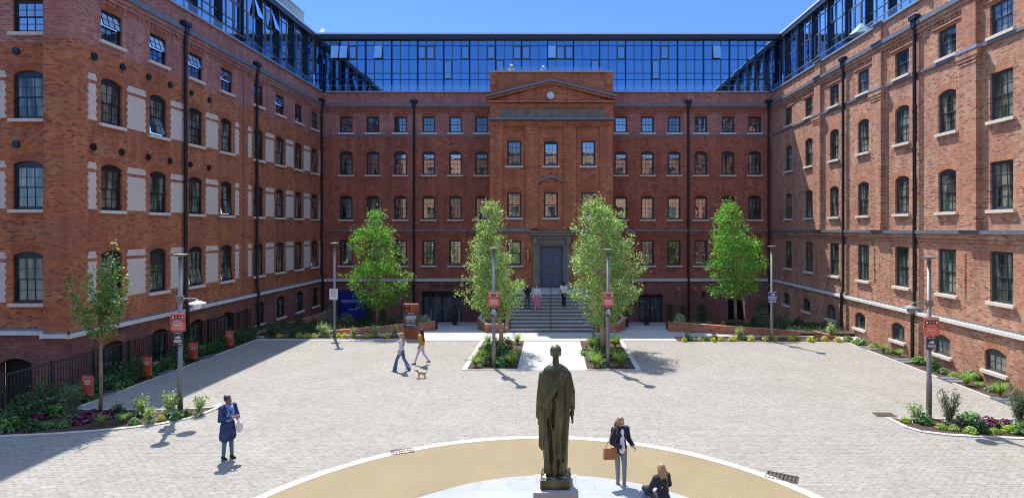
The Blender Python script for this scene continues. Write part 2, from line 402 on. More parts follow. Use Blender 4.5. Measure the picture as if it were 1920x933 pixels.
# ------------------------------------------------------------------ walls with real openings
def arch_pts(uc, w, zt, rise, n=8):
    """points of a segmental arch from left to right"""
    if rise <= 0: return [(uc-w/2, zt), (uc+w/2, zt)]
    rad = (w*w/4 + rise*rise) / (2*rise); cz = zt - rad
    a = math.asin(w/2/rad)
    return [(uc + rad*math.sin(-a + 2*a*i/n), cz + rad*math.cos(-a + 2*a*i/n)) for i in range(n+1)]
def wall(mb, org, U, Nn, u0, u1, z0, z1, ops=(), depth=.17):
    org = Vector(org); U = Vector(U); Nn = Vector(Nn)
    def P(u, z, d=0.0): return org + U*u + Vector((0,0,z)) - Nn*d
    us = sorted(set([u0, u1] + [max(u0, min(u1, o[0]+s*o[1]/2)) for o in ops for s in (-1, 1)]))
    zs = sorted(set([z0, z1] + [max(z0, min(z1, z)) for o in ops for z in (o[2], o[3])]))
    for i in range(len(us)-1):
        a, b = us[i], us[i+1]
        if b - a < 1e-5: continue
        run = None
        for j in range(len(zs)-1):
            c, d = zs[j], zs[j+1]
            if d - c < 1e-5: continue
            um, zm = (a+b)/2, (c+d)/2
            hole = any(abs(um-o[0]) < o[1]/2 and o[2] < zm < o[3] for o in ops)
            if hole: 
                if run: mb.quad(P(a, run[0]), P(b, run[0]), P(b, run[1]), P(a, run[1])); run = None
            else: run = (run[0], d) if run else (c, d)
        if run: mb.quad(P(a, run[0]), P(b, run[0]), P(b, run[1]), P(a, run[1]))
    for (uc, w, zb, zt, rise) in ops:
        pts = arch_pts(uc, w, zt, rise)
        for (pa, pb) in zip(pts, pts[1:]):
            if rise > 0: mb.quad(P(pa[0], pa[1]), P(pb[0], pb[1]), P(pb[0], zt), P(pa[0], zt))
            mb.quad(P(pa[0], pa[1]), P(pb[0], pb[1]), P(pb[0], pb[1], depth), P(pa[0], pa[1], depth))
        l, r = uc-w/2, uc+w/2
        mb.quad(P(l, zb), P(l, pts[0][1]), P(l, pts[0][1], depth), P(l, zb, depth))
        mb.quad(P(r, zb), P(r, pts[-1][1]), P(r, pts[-1][1], depth), P(r, zb, depth))
        mb.quad(P(l, zb), P(r, zb), P(r, zb, depth), P(l, zb, depth))

# ------------------------------------------------------------------ sash windows (frame > pane, sill)
WC = {}
def win_meshes(w, h, rise, frame, pane, rows=2, opened=0, sill=True, single=False):
    key = (w, h, rise, frame, pane, rows, opened, single)
    if key in WC: return WC[key]
    f = MB(); g = MB(); T = .075
    hs = h - rise
    f.box(-w/2, -w/2+T, .085, .168, 0, hs); f.box(w/2-T, w/2, .085, .168, 0, hs)
    f.box(-w/2+T, w/2-T, .085, .168, 0, T); f.box(-w/2+T, w/2-T, .085, .168, hs-T, hs)
    if rise > 0:
        pts = [(x, z) for (x, z) in arch_pts(0, w, h, rise)]
        f.prism_y([(-w/2, hs+.001)] + pts[1:-1] + [(w/2, hs+.001)], .09, .168)
    x0, x1 = -w/2+T, w/2-T
    def sash(z0, z1, yo, tilt=0.0, hinge=0):
        """one sash: stiles, rails, 3 x rows glazing bars; tilt swings it outwards"""
        zz = z1 if hinge == 0 else z0
        def tr(p):
            y, z = p[1], p[2]
            if tilt:
                dz = z - zz; dy = y - .12
                s_, c_ = math.sin(tilt), math.cos(tilt)
                return (p[0], .12 + dy*c_ - abs(dz)*s_, zz + dz*c_)
            return p
        def bx(a, b, c, d, e, k, tgt=f):
            t = MB(); t.box(a, b, c, d, e, k); tgt.add([tr(p) for p in t.v], t.f)
        st = .045
        bx(x0, x0+st, yo, yo+.035, z0, z1); bx(x1-st, x1, yo, yo+.035, z0, z1)
        bx(x0+st, x1-st, yo, yo+.035, z0, z0+st); bx(x0+st, x1-st, yo, yo+.035, z1-st, z1)
        iw = x1-x0-2*st
        for k in (1, 2): bx(x0+st+iw*k/3-.011, x0+st+iw*k/3+.011, yo+.004, yo+.03, z0+st, z1-st)
        for k in range(1, rows):
            zc = z0+st+(z1-z0-2*st)*k/rows
            bx(x0+st, x1-st, yo+.005, yo+.029, zc-.011, zc+.011)
        g.add([tr(p) for p in [(x0+.01, yo+.02, z0+.01), (x1-.01, yo+.02, z0+.01), (x1-.01, yo+.02, z1-.01), (x0+.01, yo+.02, z1-.01)]], [(0,1,2,3)])
    mid = T + (hs-2*T)*.5
    if single: sash(T, hs-T, .11)
    else:
        sash(T, mid+.02, .125, R(13) if opened == 2 else 0, 0)
        sash(mid-.02, hs-T, .098, R(14) if opened == 1 else 0, 0)
    s = MB(); s.box(-w/2-.13, w/2+.13, -.12, .15, -.135, -.004)
    ar = MB(); lo = arch_pts(0, w, h, max(rise, .001)); hi = arch_pts(0, w+.22, h+.30, max(rise*1.1, .05))
    nv = len(lo); ar.add([(p[0], -.004, p[1]) for p in lo] + [(p[0], -.004, p[1]) for p in hi], [(i, i+1, nv+i+1, nv+i) for i in range(nv-1)])
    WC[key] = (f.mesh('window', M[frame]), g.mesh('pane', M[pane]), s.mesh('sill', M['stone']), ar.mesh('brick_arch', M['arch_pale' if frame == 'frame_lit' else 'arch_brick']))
    return WC[key]
def window(parent, base, pos, rotz, w, h, rise, frame='frame', pane='glass', rows=2, opened=0, sill=True, single=False):
    fm, pm, sm, am = win_meshes(w, h, rise, frame, pane, rows, opened, sill, single)
    o = link('window', fm, parent, Vector(pos)-Vector(base), rotz)
    link('pane', pm, o)
    if sill: link('sill', sm, o)
    link('brick_arch', am, o)
    return o

def wpart(name, mb, mat, root, smooth=False):
    """part of a building, written in world coordinates"""
    return mb.build(name, mat, root, -Vector(root.location), smooth)

def drainpipe(root, x, y, nx, ny, ztop, zbot, jog=2.2):
    """rain hopper and round pipe standing off a wall whose outward normal is (nx, ny)"""
    m = MB(); px, py = x+nx*.14, y+ny*.14
    m.tube([(px, py, ztop-.55), (px, py, jog+.45), (px+nx*.10, py+ny*.10, jog+.1), (px+nx*.10, py+ny*.10, zbot)], .085, 10)
    tx, ty = abs(ny), abs(nx)
    m.prism([(px-tx*.28-nx*.12-0*ty, py-ty*.28-ny*.12), (px+tx*.28-nx*.12, py+ty*.28-ny*.12), (px+tx*.28+nx*.16, py+ty*.28+ny*.16), (px-tx*.28+nx*.16, py-ty*.28+ny*.16)], ztop-.22, ztop)
    m.prism([(px-tx*.17-nx*.10, py-ty*.17-ny*.10), (px+tx*.17-nx*.10, py+ty*.17-ny*.10), (px+tx*.17+nx*.11, py+ty*.17+ny*.11), (px-tx*.17+nx*.11, py-ty*.17+ny*.11)], ztop-.6, ztop-.22)
    for z in [zbot+.6+1.9*k for k in range(int((ztop-zbot-1.2)/1.9))]:
        off = .10 if z < jog else 0
        m.tube([(px+nx*off, py+ny*off, z), (px+nx*off, py+ny*off, z+.07)], .105, 10)
    wpart('drainpipe', m, M['black'], root)

ROWS = [(14.13, 15.43, 0), (10.69, 12.62, .16), (7.08, 9.02, .16), (3.34, 5.39, 0)]
XL, XR, YW, YB = -18.65, 17.96, 47.8, 44.35
PAR = 17.39

def courses(root, kind, a, b, proud_dir, base_mat, lead_lo=6.0, sill_band=False):
    """string courses along a wall: kind 'x' runs along x at y=b[...] / 'y' runs along y"""
    pass

def strip(mb, kind, p, n, a, b, z0, z1, proud):
    """box strip on a wall. kind 'x': wall y=p, spans x a..b; kind 'y': wall x=p, spans y a..b; n = outward sign"""
    q0, q1 = p - n*.05, p + n*proud
    if kind == 'x': mb.box(a, b, q0, q1, z0, z1)
    else: mb.box(q0, q1, a, b, z0, z1)

def trims(root, kind, p, n, a, b, mats, stone_proud=.17, dent=True, rowband=False, mid=True):
    m = MB(); strip(m, kind, p, n, a, b, 2.09, 2.24, stone_proud); wpart('stone_band', m, M['band_stone'], root)
    for (za, zb_, pr) in ((2.243, 2.34, .03), (16.24, 16.46, .20)) + (((6.08, 6.24, .19),) if mid else ()) + (((13.86, 13.985, .07),) if rowband else ()):
        m = MB(); strip(m, kind, p, n, a, b, za, zb_, pr); wpart('lead_ledge', m, M['lead'], root)
    m = MB()
    if mid: strip(m, kind, p, n, a, b, 5.86, 6.075, .12); strip(m, kind, p, n, a, b, 5.70, 5.857, .05)
    strip(m, kind, p, n, a, b, 16.05, 16.235, .14); strip(m, kind, p, n, a, b, 15.86, 16.045, .08)
    if dent:
        L = b - a; k = int(L/.30)
        for i in range(k):
            c = a + (i+.5)*L/k
            strip(m, kind, p, n, c-.06, c+.06, 15.68, 15.855, .045)
    wpart('brick_cornice', m, mats, root)
    m = MB(); strip(m, kind, p, n, a, b, PAR+.003, PAR+.11, .10)
    wpart('coping', m, M['coping'], root)

def arches(root, ops_list, mapfn, mat):
    """rubbed-brick arches over the windows, a hair proud of the wall"""
    m = MB()
    for (uc, w, zt, rise) in ops_list:
        lo = arch_pts(uc, w, zt, max(rise, .001)); hi = arch_pts(uc, w+.22, zt+.30, max(rise*1.1, .05))
        for i in range(len(lo)-1):
            q = [mapfn(*lo[i]), mapfn(*lo[i+1]), mapfn(*hi[i+1]), mapfn(*hi[i])]
            m.quad(*q)
    wpart('brick_arch', m, mat, root)

# =================================================================== LEFT WING
LB = Vector((XL, 34.0, 0))
left = thing('apartment_wing', 'orange brick apartment wing with pale roughcast panels beside the hedge and railing', 'building', LB)
LY = [XL*-1*FPX/(VX-px) for px in (210, 297, 367, 425, 485, 525, 560, 590)]
LW = 1.20
Y0L = 22.7
def mapL(u, z, d=.004): return Vector((XL+d, u, z))
opsA, opsU, opsB = [], [], []
arc = []
for k, y in enumerate(LY):
    for r, (zb, zt, rise) in enumerate(ROWS):
        rr = rise if r else 0
        if r == 3: rr = .16
        o_ = (y, LW, zb, zt, rr)
        (opsU if r == 0 else opsA).append(o_)
        arc.append((y, LW, zt, rr))
        op = 0
        if r == 0 and k in (0, 1, 2, 3, 5): op = 1
        if (r, k) in ((1, 1), (2, 3), (3, 2), (3, 3), (3, 7)): op = 2
        window(left, LB, (XL, y, zb), R(90), LW, zt-zb, rr, 'frame', 'glass_side' if r else 'glass', 2, op)
for k, y in enumerate(LY):
    if k < 4: zb, zt = -.55, 1.55
    else: zb, zt = .25, 1.70
    opsB.append((y, 1.15, zb, zt, .16)); arc.append((y, 1.15, zt, .16))
    window(left, LB, (XL+.06, y, zb), R(90), 1.15, zt-zb, .16, 'black', 'glass_side', 2, 0, k >= 4)
m = MB(); wall(m, (XL,0,0), (0,1,0), (1,0,0), Y0L, YW, 2.2, 13.75, opsA)
# canted end: pier face, return and set-back end wall facing the camera
XE = -19.67; YE = 23.4
wall(m, (0,Y0L,0), (1,0,0), (0,-1,0), XE, XL, 2.2, 13.75)
wall(m, (XE,0,0), (0,1,0), (-1,0,0), Y0L, YE, 2.2, 13.75)
endx = [xat(53, YE), xat(53, YE)-3.1]
opsE = [(x, 1.22, zb, zt, (.16 if r else 0)) for x in endx for r, (zb, zt, rise) in enumerate(ROWS)]
wall(m, (0,YE,0), (1,0,0), (0,-1,0), -32, XE, 2.2, 13.75, [o for o in opsE if o[2] < 13])
wpart('wall', m, M['brick_left'], left)
m = MB(); wall(m, (XL,0,0), (0,1,0), (1,0,0), Y0L, YW, 13.75, PAR, opsU)
wall(m, (0,Y0L,0), (1,0,0), (0,-1,0), XE, XL, 13.75, PAR)
wall(m, (XE,0,0), (0,1,0), (-1,0,0), Y0L, YE, 13.75, PAR)
wall(m, (0,YE,0), (1,0,0), (0,-1,0), -32, XE, 13.75, PAR, [o for o in opsE if o[2] > 13])
m.box(XL-.45, XL-.30, Y0L, YW, 16.5, PAR)
wpart('upper_wall', m, M['brick_new'], left)
m = MB(); wall(m, (XL+.06,0,0), (0,1,0), (1,0,0), Y0L-.06, YW, -1.5, 2.07, opsB, .23)
wall(m, (0,Y0L-.06,0), (1,0,0), (0,-1,0), XE-.06, XL+.06, -1.5, 2.07)
wall(m, (XE-.06,0,0), (0,1,0), (-1,0,0), Y0L-.06, YE-.06, -1.5, 2.07)
opsEB = [(xat(32, YE), 1.25, -.9, 1.15, .2)]
wall(m, (0,YE-.06,0), (1,0,0), (0,-1,0), -32, XE-.06, -1.5, 2.07, opsEB, .23)
wpart('basement_wall', m, M['brick_base'], left)
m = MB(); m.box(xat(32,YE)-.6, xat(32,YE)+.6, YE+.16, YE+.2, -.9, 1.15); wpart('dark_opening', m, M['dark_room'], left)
for x in endx:
    for r, (zb, zt, rise) in enumerate(ROWS):
        window(left, LB, (x, YE, zb), 0, 1.22, zt-zb, .16 if r else 0, 'frame', 'glass' if r == 0 else 'glass_side')
trims(left, 'y', XL, 1, Y0L+.0, YW-.25, M['brick_new'], mid=False)
trims(left, 'x', Y0L, -1, XE-.0, XL-.06, M['brick_new'], dent=False, mid=False)
trims(left, 'x', YE, -1, -32, XE-.12, M['brick_new'], mid=False)
# roughcast panels with toothed brick edges between the windows
def toothed(u0, u1, z0, z1, mapfn, mb, t0=True, t1=True):
    n = max(1, int(round((z1-z0)/.15))); h = (z1-z0)/n; A = .055
    for i in range(n):
        off = A if i % 2 else 0
        a = u0 + (off if t0 else 0); b = u1 - (off if t1 else 0)
        za, zb = z0+i*h, z0+(i+1)*h
        P = [mapfn(a, za, .012), mapfn(b, za, .012), mapfn(b, zb, .012), mapfn(a, zb, .012)]
        mb.quad(*P)
        Q = [mapfn(a, za, -.01), mapfn(b, za, -.01), mapfn(b, zb, -.01), mapfn(a, zb, -.01)]
        for j in range(4): mb.quad(P[j], P[(j+1) % 4], Q[(j+1) % 4], Q[j])
segs = [(LY[0]-1.32, LY[0]-LW/2-.24)]
for a, b in zip(LY, LY[1:]):
    if b - a > 3.3: segs += [(a+LW/2+.26, a+LW/2+.75), (b-LW/2-.75, b-LW/2-.26)]
    else: segs.append((a+LW/2+.26, b-LW/2-.26))
segs.append((LY[-1]+LW/2+.26, LY[-1]+LW/2+.85))
for r in (1, 2, 3):
    zb, zt, _ = ROWS[r]
    for (a, b) in segs:
        pm = MB(); toothed(a, b, zb+.03, zt-.42, mapL, pm); toothed(a, b, zt-.28, zt-.01, mapL, pm)
        wpart('roughcast_panel', pm, M['render_panel'], left)
    for (a, b) in ((endx[0]+.61+.26, XE-.18), (endx[1]+.61+.26, endx[0]-.61-.26)):
        pm = MB(); mp_ = lambda u, z, d: Vector((u, YE-d, z))
        toothed(a, b, zb+.03, zt-.42, mp_, pm, True, b < XE-.5); toothed(a, b, zt-.28, zt-.01, mp_, pm, True, b < XE-.5)
        wpart('roughcast_panel', pm, M['render_panel'], left)
def vent(root, pos, n):
    v = MB(); p = Vector(pos); n = Vector(n)
    v.tube([p-n*.02, p+n*.06, p+n*.061, p+n*.02], [.15, .15, .11, .10], 16)
    wpart('vent', v, M['black'], root)
for z, pxs in ((13.32, (176, 229, 278, 318, 358, 392)), (9.62, (174, 227, 277, 318, 356, 391))):
    for px in pxs: vent(left, (XL, -XL*FPX/(VX-px), z), (1,0,0))
    for px in (31, 91.5): vent(left, (xat(px, YE), YE, z+.05), (0,-1,0))
for px in (343, 478): drainpipe(left, XL, -XL*FPX/(VX-px), 1, 0, 16.75, -.2)
drainpipe(left, XL+.02, YW-.55, 1, 0, 16.75, -1.2)
drainpipe(left, xat(97, YE)+.0, YE, 0, -1, 19.0, -.3)
m = MB(); m.box(XL+.0, XL+.02, -XL*FPX/(VX-456)-.05, -XL*FPX/(VX-456)+.05, 2.4, 16.0); wpart('movement_joint', m, M['brick_base'], left)

# =================================================================== BACK WING
BB = Vector((0, YW, -1.27))
back = thing('apartment_wing', 'dark red brick range across the back of the courtyard under a blue glass storey', 'building', BB)
pxL = (649, 699, 751, 804, 854, 903); pxR = (1164, 1214, 1264, 1314, 1365, 1415)
BX = [xat(p, YW) for p in pxL + pxR]
ops = []; opsU = []; arc = []
for k, x in enumerate(BX):
    for r, (zb, zt, rise) in enumerate(ROWS):
        (opsU if r == 0 else ops).append((x, 1.04, zb, zt, rise)); arc.append((x, 1.04, zt, rise))
        window(back, BB, (x, YW, zb), 0, 1.04, zt-zb, rise, 'frame', 'glass')
m = MB(); wall(m, (0,YW,0), (1,0,0), (0,-1,0), XL, XR, 2.2, 13.75, ops); wpart('wall', m, M['brick_back'], back)
m = MB(); wall(m, (0,YW,0), (1,0,0), (0,-1,0), XL, XR, 13.75, PAR, opsU); m.box(XL, XR, YW+.3, YW+.45, 16.5, PAR); wpart('upper_wall', m, M['brick_new'], back)
dl0, dl1 = xat(791, YW), xat(866, YW); dr0, dr1 = xat(1197, YW), xat(1242, YW); do0, do1 = xat(1365, YW), xat(1396, YW)
opsB = [((dl0+dl1)/2, dl1-dl0, -1.27, 1.25, 0), ((dr0+dr1)/2, dr1-dr0, -1.27, 1.0, 0), ((do0+do1)/2, do1-do0, -1.27, 1.05, 0)]
m = MB(); wall(m, (0,YW-.06,0), (1,0,0), (0,-1,0), XL, XR, -1.6, 2.07, opsB, .4); wpart('basement_wall', m, M['brick_base'], back)
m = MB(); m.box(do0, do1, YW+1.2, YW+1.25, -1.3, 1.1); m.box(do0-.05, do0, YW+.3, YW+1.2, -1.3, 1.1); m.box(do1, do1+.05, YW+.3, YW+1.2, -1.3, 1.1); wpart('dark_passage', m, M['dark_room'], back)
trims(back, 'x', YW, -1, XL+.25, XR-.25, M['brick_back'], rowband=True)
def glazed_door(root, x0, x1, ztop, sidelights, yy):
    fr = MB(); gl = MB(); st = MB(); zb = -1.27; T = .09
    xs = [x0] + ([x0+.62] if sidelights else []) + ([x1-.62] if sidelights else []) + [x1]
    fr.box(x0, x1, yy, yy+.12, ztop-T, ztop)
    for x in xs: fr.box(max(x0, x-T/2), min(x1, x+T/2) if x > x0 else x0+T, yy, yy+.12, zb, ztop-T)
    a, b = (xs[1], xs[2]) if sidelights else (x0+T, x1-T)
    c = (a+b)/2
    fr.box(c-.07, c+.07, yy-.01, yy+.10, zb, ztop-T); fr.box(a, b, yy+.002, yy+.11, zb, zb+.14)
    fr.box(x0+T, x1-T, yy+.01, yy+.1, .98 if sidelights else ztop-.25, 1.07 if sidelights else ztop-.2)
    gl.quad((x0, yy+.06, zb), (x1, yy+.06, zb), (x1, yy+.06, ztop), (x0, yy+.06, ztop))
    d = wpart('glazed_door', fr, M['black'], root)
    gl.build('pane', M['glass_door'], d)
    for s_ in (-1, 1):
        st = MB(); st.tube([(c+s_*.16, yy-.06, -.28), (c+s_*.16, yy-.06, .06)], .028, 8); st.box(c+s_*.16-.05, c+s_*.16+.05, yy-.03, yy+.02, -.22, .0); st.build('handle', M['steel'], d)
glazed_door(back, dl0, dl1, 1.25, True, YW+.12); glazed_door(back, dr0, dr1, 1.0, False, YW+.12)
for px in (777, 1290): drainpipe(back, xat(px, YW), YW, 0, -1, 16.75, -1.2)
drainpipe(back, XR-.32, YW, 0, -1, 16.75, -1.2)
for px in (727, 1345):
    c = MB(); c.tube([(xat(px, YW), YW-.12, -1.2), (xat(px, YW), YW-.12, 5.6)], .04, 8); wpart('conduit_pipe', c, M['grey'], back)
o = link('lettering', text_mesh('CONCIERGE', .34, M['black']), back, Vector(((dl0+dl1)/2, YW-.09, 1.62))-BB)
for px, py in ((1272, 540), (1302, 540), (1319, 540)):
    v = MB(); x, z = xat(px, YW), zat(py, YW); v.box(x-.13, x+.13, YW-.10, YW-.05, z-.12, z+.12); wpart('air_brick', v, M['red_sign'], back)
for px, py in ((1318, 551), (990+0, 0),):
    if py: 
        v = MB(); x, z = xat(px, YW), zat(py, YW); v.tube([(x, YW-.07, z-.18), (x, YW-.18, z-.14), (x, YW-.18, z+.14), (x, YW-.07, z+.18)], .08, 10); wpart('wall_light', v, M['black'], back)

# =================================================================== ENTRANCE BLOCK
sB = FPX/YB
KB = Vector((0, YB, 0))
block = thing('entrance_block', 'pedimented brick entrance block with round window and stone door surround above the steps', 'building', KB)
bx0, bx1 = xat(919, YB), xat(1149, YB)
ZT = zat(136, YB)
kx = [xat(p, YB) for p in (964, 1033, 1103)]
kz = lambda py: zat(py, YB)
kops = []; arc = []
for i, x in enumerate(kx):
    for r, (ya, yb_) in enumerate(((264, 311), (360, 408))):
        rise = .14 if (i == 1 and r == 0) else 0
        kops.append((x, 1.06, kz(yb_), kz(ya), rise)); arc.append((x, 1.06, kz(ya), rise))
        window(block, KB, (x, YB, kz(yb_)), 0, 1.06, kz(ya)-kz(yb_), rise, 'frame', 'glass')
    if i != 1:
        kops.append((x, 1.06, kz(497), kz(451), 0)); arc.append((x, 1.06, kz(451), 0))
        window(block, KB, (x, YB, kz(497)), 0, 1.06, kz(451)-kz(497), 0, 'frame', 'glass')
LZ = 1.87
dx0, dx1 = xat(1013, YB), xat(1056, YB); dzt = kz(460)
kops.append(((dx0+dx1)/2, dx1-dx0, LZ, dzt, 0))
m = MB(); wall(m, (0,YB,0), (1,0,0), (0,-1,0), bx0, bx1, -1.5, ZT, kops, .3)
wall(m, (bx0,0,0), (0,1,0), (-1,0,0), YB, YW, -1.5, ZT); wall(m, (bx1,0,0), (0,1,0), (1,0,0), YB, YW, -1.5, ZT)
m.box(bx0, bx1, YB+.35, YB+.5, 17, ZT)
wpart('wall', m, M['brick_block'], block)
m = MB()
# pilasters, plain entablature courses and the pediment field stand proud of the wall
for a, b in ((919, 943), (985, 1009.5), (1057, 1080), (1125, 1149)):
    m.box(xat(a,YB), xat(b,YB), YB-.16, YB+.05, kz(428), kz(238)); wpart('pilaster', m, M['brick_block'], block); m = MB()
m.box(bx0, bx1, YB-.18, YB+.05, kz(238)+.003, kz(227)); 
for k in range(38):
    c = bx0+.2+(bx1-bx0-.4)*(k+.5)/38; m.box(c-.06, c+.06, YB-.25, YB-.17, kz(235), kz(228))
for a, b in ((919, 935), (1133, 1149)): m.box(xat(a,YB), xat(b,YB), YB-.20, YB+.05, kz(221)+.003, kz(190)-.003)
m.box(xat(935,YB)+.003, xat(1133,YB)-.003, YB-.24, YB+.05, kz(205)+.003, kz(195)-.003)
for k in range(44):
    c = xat(935,YB)+.1+(xat(1133,YB)-xat(935,YB)-.2)*(k+.5)/44; m.box(c-.055, c+.055, YB-.31, YB-.235, kz(203), kz(197))
apx = xat(1033,YB)
ex0, ex1 = xat(913,YB), xat(1155,YB)
m.prism_y([(ex0+.4, kz(190)+.003), (ex1-.4, kz(190)+.003), (apx, kz(158))], YB-.14, YB+.05)
wpart('pediment', m, M['brick_block'], block)
for x_, sgn in ((bx0, 1), (bx1, -1)):
    m = MB(); m.box(x_+sgn*-.0, x_+sgn*.55, YB-.10, YB+.05, kz(160), ZT-.02); wpart('corner_pier', m, M['brick_block'], block)
m = MB()
m.prism_y([(ex0, kz(194)), (ex0, kz(190)), (ex1, kz(190)), (ex1, kz(194))], YB-.38, YB+.05)
def rake(sg):
    xa = ex0 if sg < 0 else ex1
    return [(xa, kz(189)), (apx, kz(159)), (apx, kz(154.5)), (xa, kz(184.5))]
for sg in (-1, 1): m.prism_y(rake(sg), YB-.34, YB+.05)
wpart('pediment_cornice', m, M['brick_block'], block)
m = MB()
for sg in (-1, 1):
    xa = ex0-.08 if sg < 0 else ex1+.08
    m.prism_y([(xa, kz(184.3)), (apx, kz(154.3)), (apx, kz(150.5)), (xa, kz(181))], YB-.44, YB+.05)
wpart('pediment_capping', m, M['lead'], block)
m = MB(); m.box(ex0+.15, ex1-.15, YB-.34, YB+.05, kz(226)+.003, kz(221)); wpart('lead_ledge', m, M['lead'], block)
for a, b in ((bx0, xat(996,YB)-.05), (xat(1072,YB)+.05, bx1)):
    m = MB(); m.box(a, b, YB-.14, YB+.05, kz(434), kz(428)-.003); wpart('string_course', m, M['lead'], block)
m = MB()
hx0, hx1 = xat(1008,YB), xat(1058,YB)
for sg in (-1, 1):
    xa = hx0 if sg < 0 else hx1
    m.prism_y([(xa, kz(341)), (apx, kz(332.5)), (apx, kz(328.5)), (xa, kz(337.5))], YB-.24, YB+.02)
wpart('window_hood', m, M['lead'], block)
m = MB(); m.box(bx0-.04, bx1+.04, YB-.12, YB+.55, ZT+.003, ZT+.12); wpart('coping', m, M['coping'], block)
m = MB(); m.box(xat(935,YB)+.003, xat(1133,YB)-.003, YB-.22, YB+.05, kz(221)+.003, kz(205)-.003); wpart('stone_panel', m, M['panelstone'], block)
m = MB(); c = Vector((apx-.02, YB-.14, kz(180.0)))
m.tube([c+Vector((0,.05,0)), c+Vector((0,-.03,0))], .29, 28); wpart('round_window', m, M['pale'], block)
m = MB(); ring = []
for k in range(29):
    a = 2*math.pi*k/28; ring.append(c+Vector((.33*math.cos(a), -.02, .33*math.sin(a))))
m.tube(ring, .045, 6, cap=False); wpart('brick_ring', m, M['arch_brick'], block)
m = MB()
for k in range(12):
    pass
# stone portal
m = MB()
po0, po1 = xat(997,YB), xat(1072,YB)
m.box(po0+.1, dx0-.18, YB-.22, YB+.03, LZ, kz(448)); m.box(dx1+.18, po1-.1, YB-.22, YB+.03, LZ, kz(448))
m.box(dx0-.18, dx0, YB-.12, YB+.28, LZ, dzt+.18); m.box(dx1, dx1+.18, YB-.12, YB+.28, LZ, dzt+.18)
m.box(dx0, dx1, YB-.12, YB+.28, dzt, dzt+.18)
m.box(dx0-.18, dx1+.18, YB-.20, YB+.03, dzt+.183, kz(448)-.003)
for s_, x in ((1, po0+.1), (-1, po1-.1)):
    m.prism([(x, YB-.22), (x+s_*.28, YB-.22), (x+s_*.28, YB-.42), (x, YB-.42)], kz(455), kz(442)-.003)
m.box(po0+.02, po1-.02, YB-.34, YB+.03, kz(447.5), kz(441.5)); m.box(po0-.12, po1+.12, YB-.52, YB+.03, kz(441), kz(436)); m.box(po0-.2, po1+.2, YB-.60, YB+.03, kz(435.7), kz(433))
wpart('stone_portal', m, M['greystone'], block)
m = MB(); yd = YB+.18
w_ = dx1-dx0; zt1 = dzt-.75
m.box(dx0, dx1, yd+.05, yd+.1, LZ, dzt)
m.box(dx0, dx1, yd-.02, yd+.05, zt1-.05, zt1+.06); m.box(dx0, dx1, yd-.02, yd+.05, dzt-.08, dzt)
for x in (dx0, dx0+w_/2-.05, dx1-.09): m.box(x, x+.09 if x != dx0+w_/2-.05 else x+.1, yd, yd+.05, LZ, zt1)
m.box(dx0+.09, dx1-.09, yd-.005, yd+.05, zt1+.2, dzt-.2)
for leaf in (0, 1):
    a = dx0+.09 + leaf*(w_/2-.04); b = a + w_/2-.14
    H3 = (zt1-.05-LZ)/3
    for r in range(3):
        z0 = LZ+r*H3+.06; z1 = LZ+(r+1)*H3-.06
        for q in (0.0, .05):
            m.box(a+.03+q*1.4, b-.03-q*1.4, yd+.03-q*.6, yd+.05, z0+q*1.4, z1-q*1.4)
        m.box(a+.18, b-.18, yd-.02, yd+.05, z0+.2, z1-.2)
    m.box(a, b, yd+.0, yd+.05, LZ+H3-.05, LZ+H3+.05); m.box(a, b, yd+.0, yd+.05, LZ+2*H3-.05, LZ+2*H3+.05)
dr = wpart('door', m, M['doorblue'], block)
h_ = MB(); xc = dx0+w_/2
for s_ in (-1, 1):
    h_ = MB(); h_.tube([(xc+s_*.09, yd-.06, LZ+1.0), (xc+s_*.09, yd-.06, LZ+1.4)], .025, 8); h_.build('handle', M['brass'], dr)
ln = MB(); lx, lz = xat(990,YB), kz(478)
ln.tube([(lx, YB-.22, lz-.3), (lx, YB-.22, lz+.3)], .12, 12); ln.tube([(lx, YB-.22, lz+.3), (lx, YB-.22, lz+.42)], [.14, .03], 12); ln.tube([(lx, YB-.22, lz-.48), (lx, YB-.22, lz-.3)], [.02, .14], 12)
ln.box(lx-.03, lx+.03, YB-.22, YB+.02, lz+.36, lz+.4)
wpart('wall_lantern', ln, M['brass'], block)
rl = MB(); rl.quad((bx0+.75, YB+.25, ZT+.12), (bx1-.7, YB+.25, ZT+.12), (bx1-.7, YB+.25, ZT+.50), (bx0+.75, YB+.25, ZT+.50))
rg = wpart('glass_balustrade', rl, M['rail_glass'], block)
m = MB(); m.box(bx0+.01, bx1-.01, YB+.5, YW+1.6, 17.0, 17.1); wpart('roof_terrace', m, M['slab'], block)

# =================================================================== RIGHT WING
RB = Vector((XR, 32.0, 0))
right = thing('apartment_wing', 'sunlit pale red brick apartment wing with brick pilasters on the right of the courtyard', 'building', RB)
RY = [XR*FPX/(px-VX) for px in (1478.5, 1516.5, 1564, 1618.5, 1691, 1775.5, 1877.5)] + [19.9, 16.6]
RW = 1.2; Y0R = 13.0
ops = []; opsU = []; opsB = []; arc = []
for k, y in enumerate(RY):
    for r, (zb, zt, rise) in enumerate(ROWS):
        rr = 0 if (r in (0, 3) or k == 6) else .16
        (opsU if r == 0 else ops).append((y, RW, zb, zt, rr)); arc.append((y, RW, zt, rr))
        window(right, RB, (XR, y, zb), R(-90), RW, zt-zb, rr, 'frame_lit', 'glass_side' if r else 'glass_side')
    opsB.append((y+.25, 1.15, .52, 1.46, .18)); arc.append((y+.25, 1.15, 1.46, .18))
    window(right, RB, (XR-.06, y+.25, .52), R(-90), 1.15, .94, .18, 'frame_lit', 'glass_side', 2, 0, True, True)
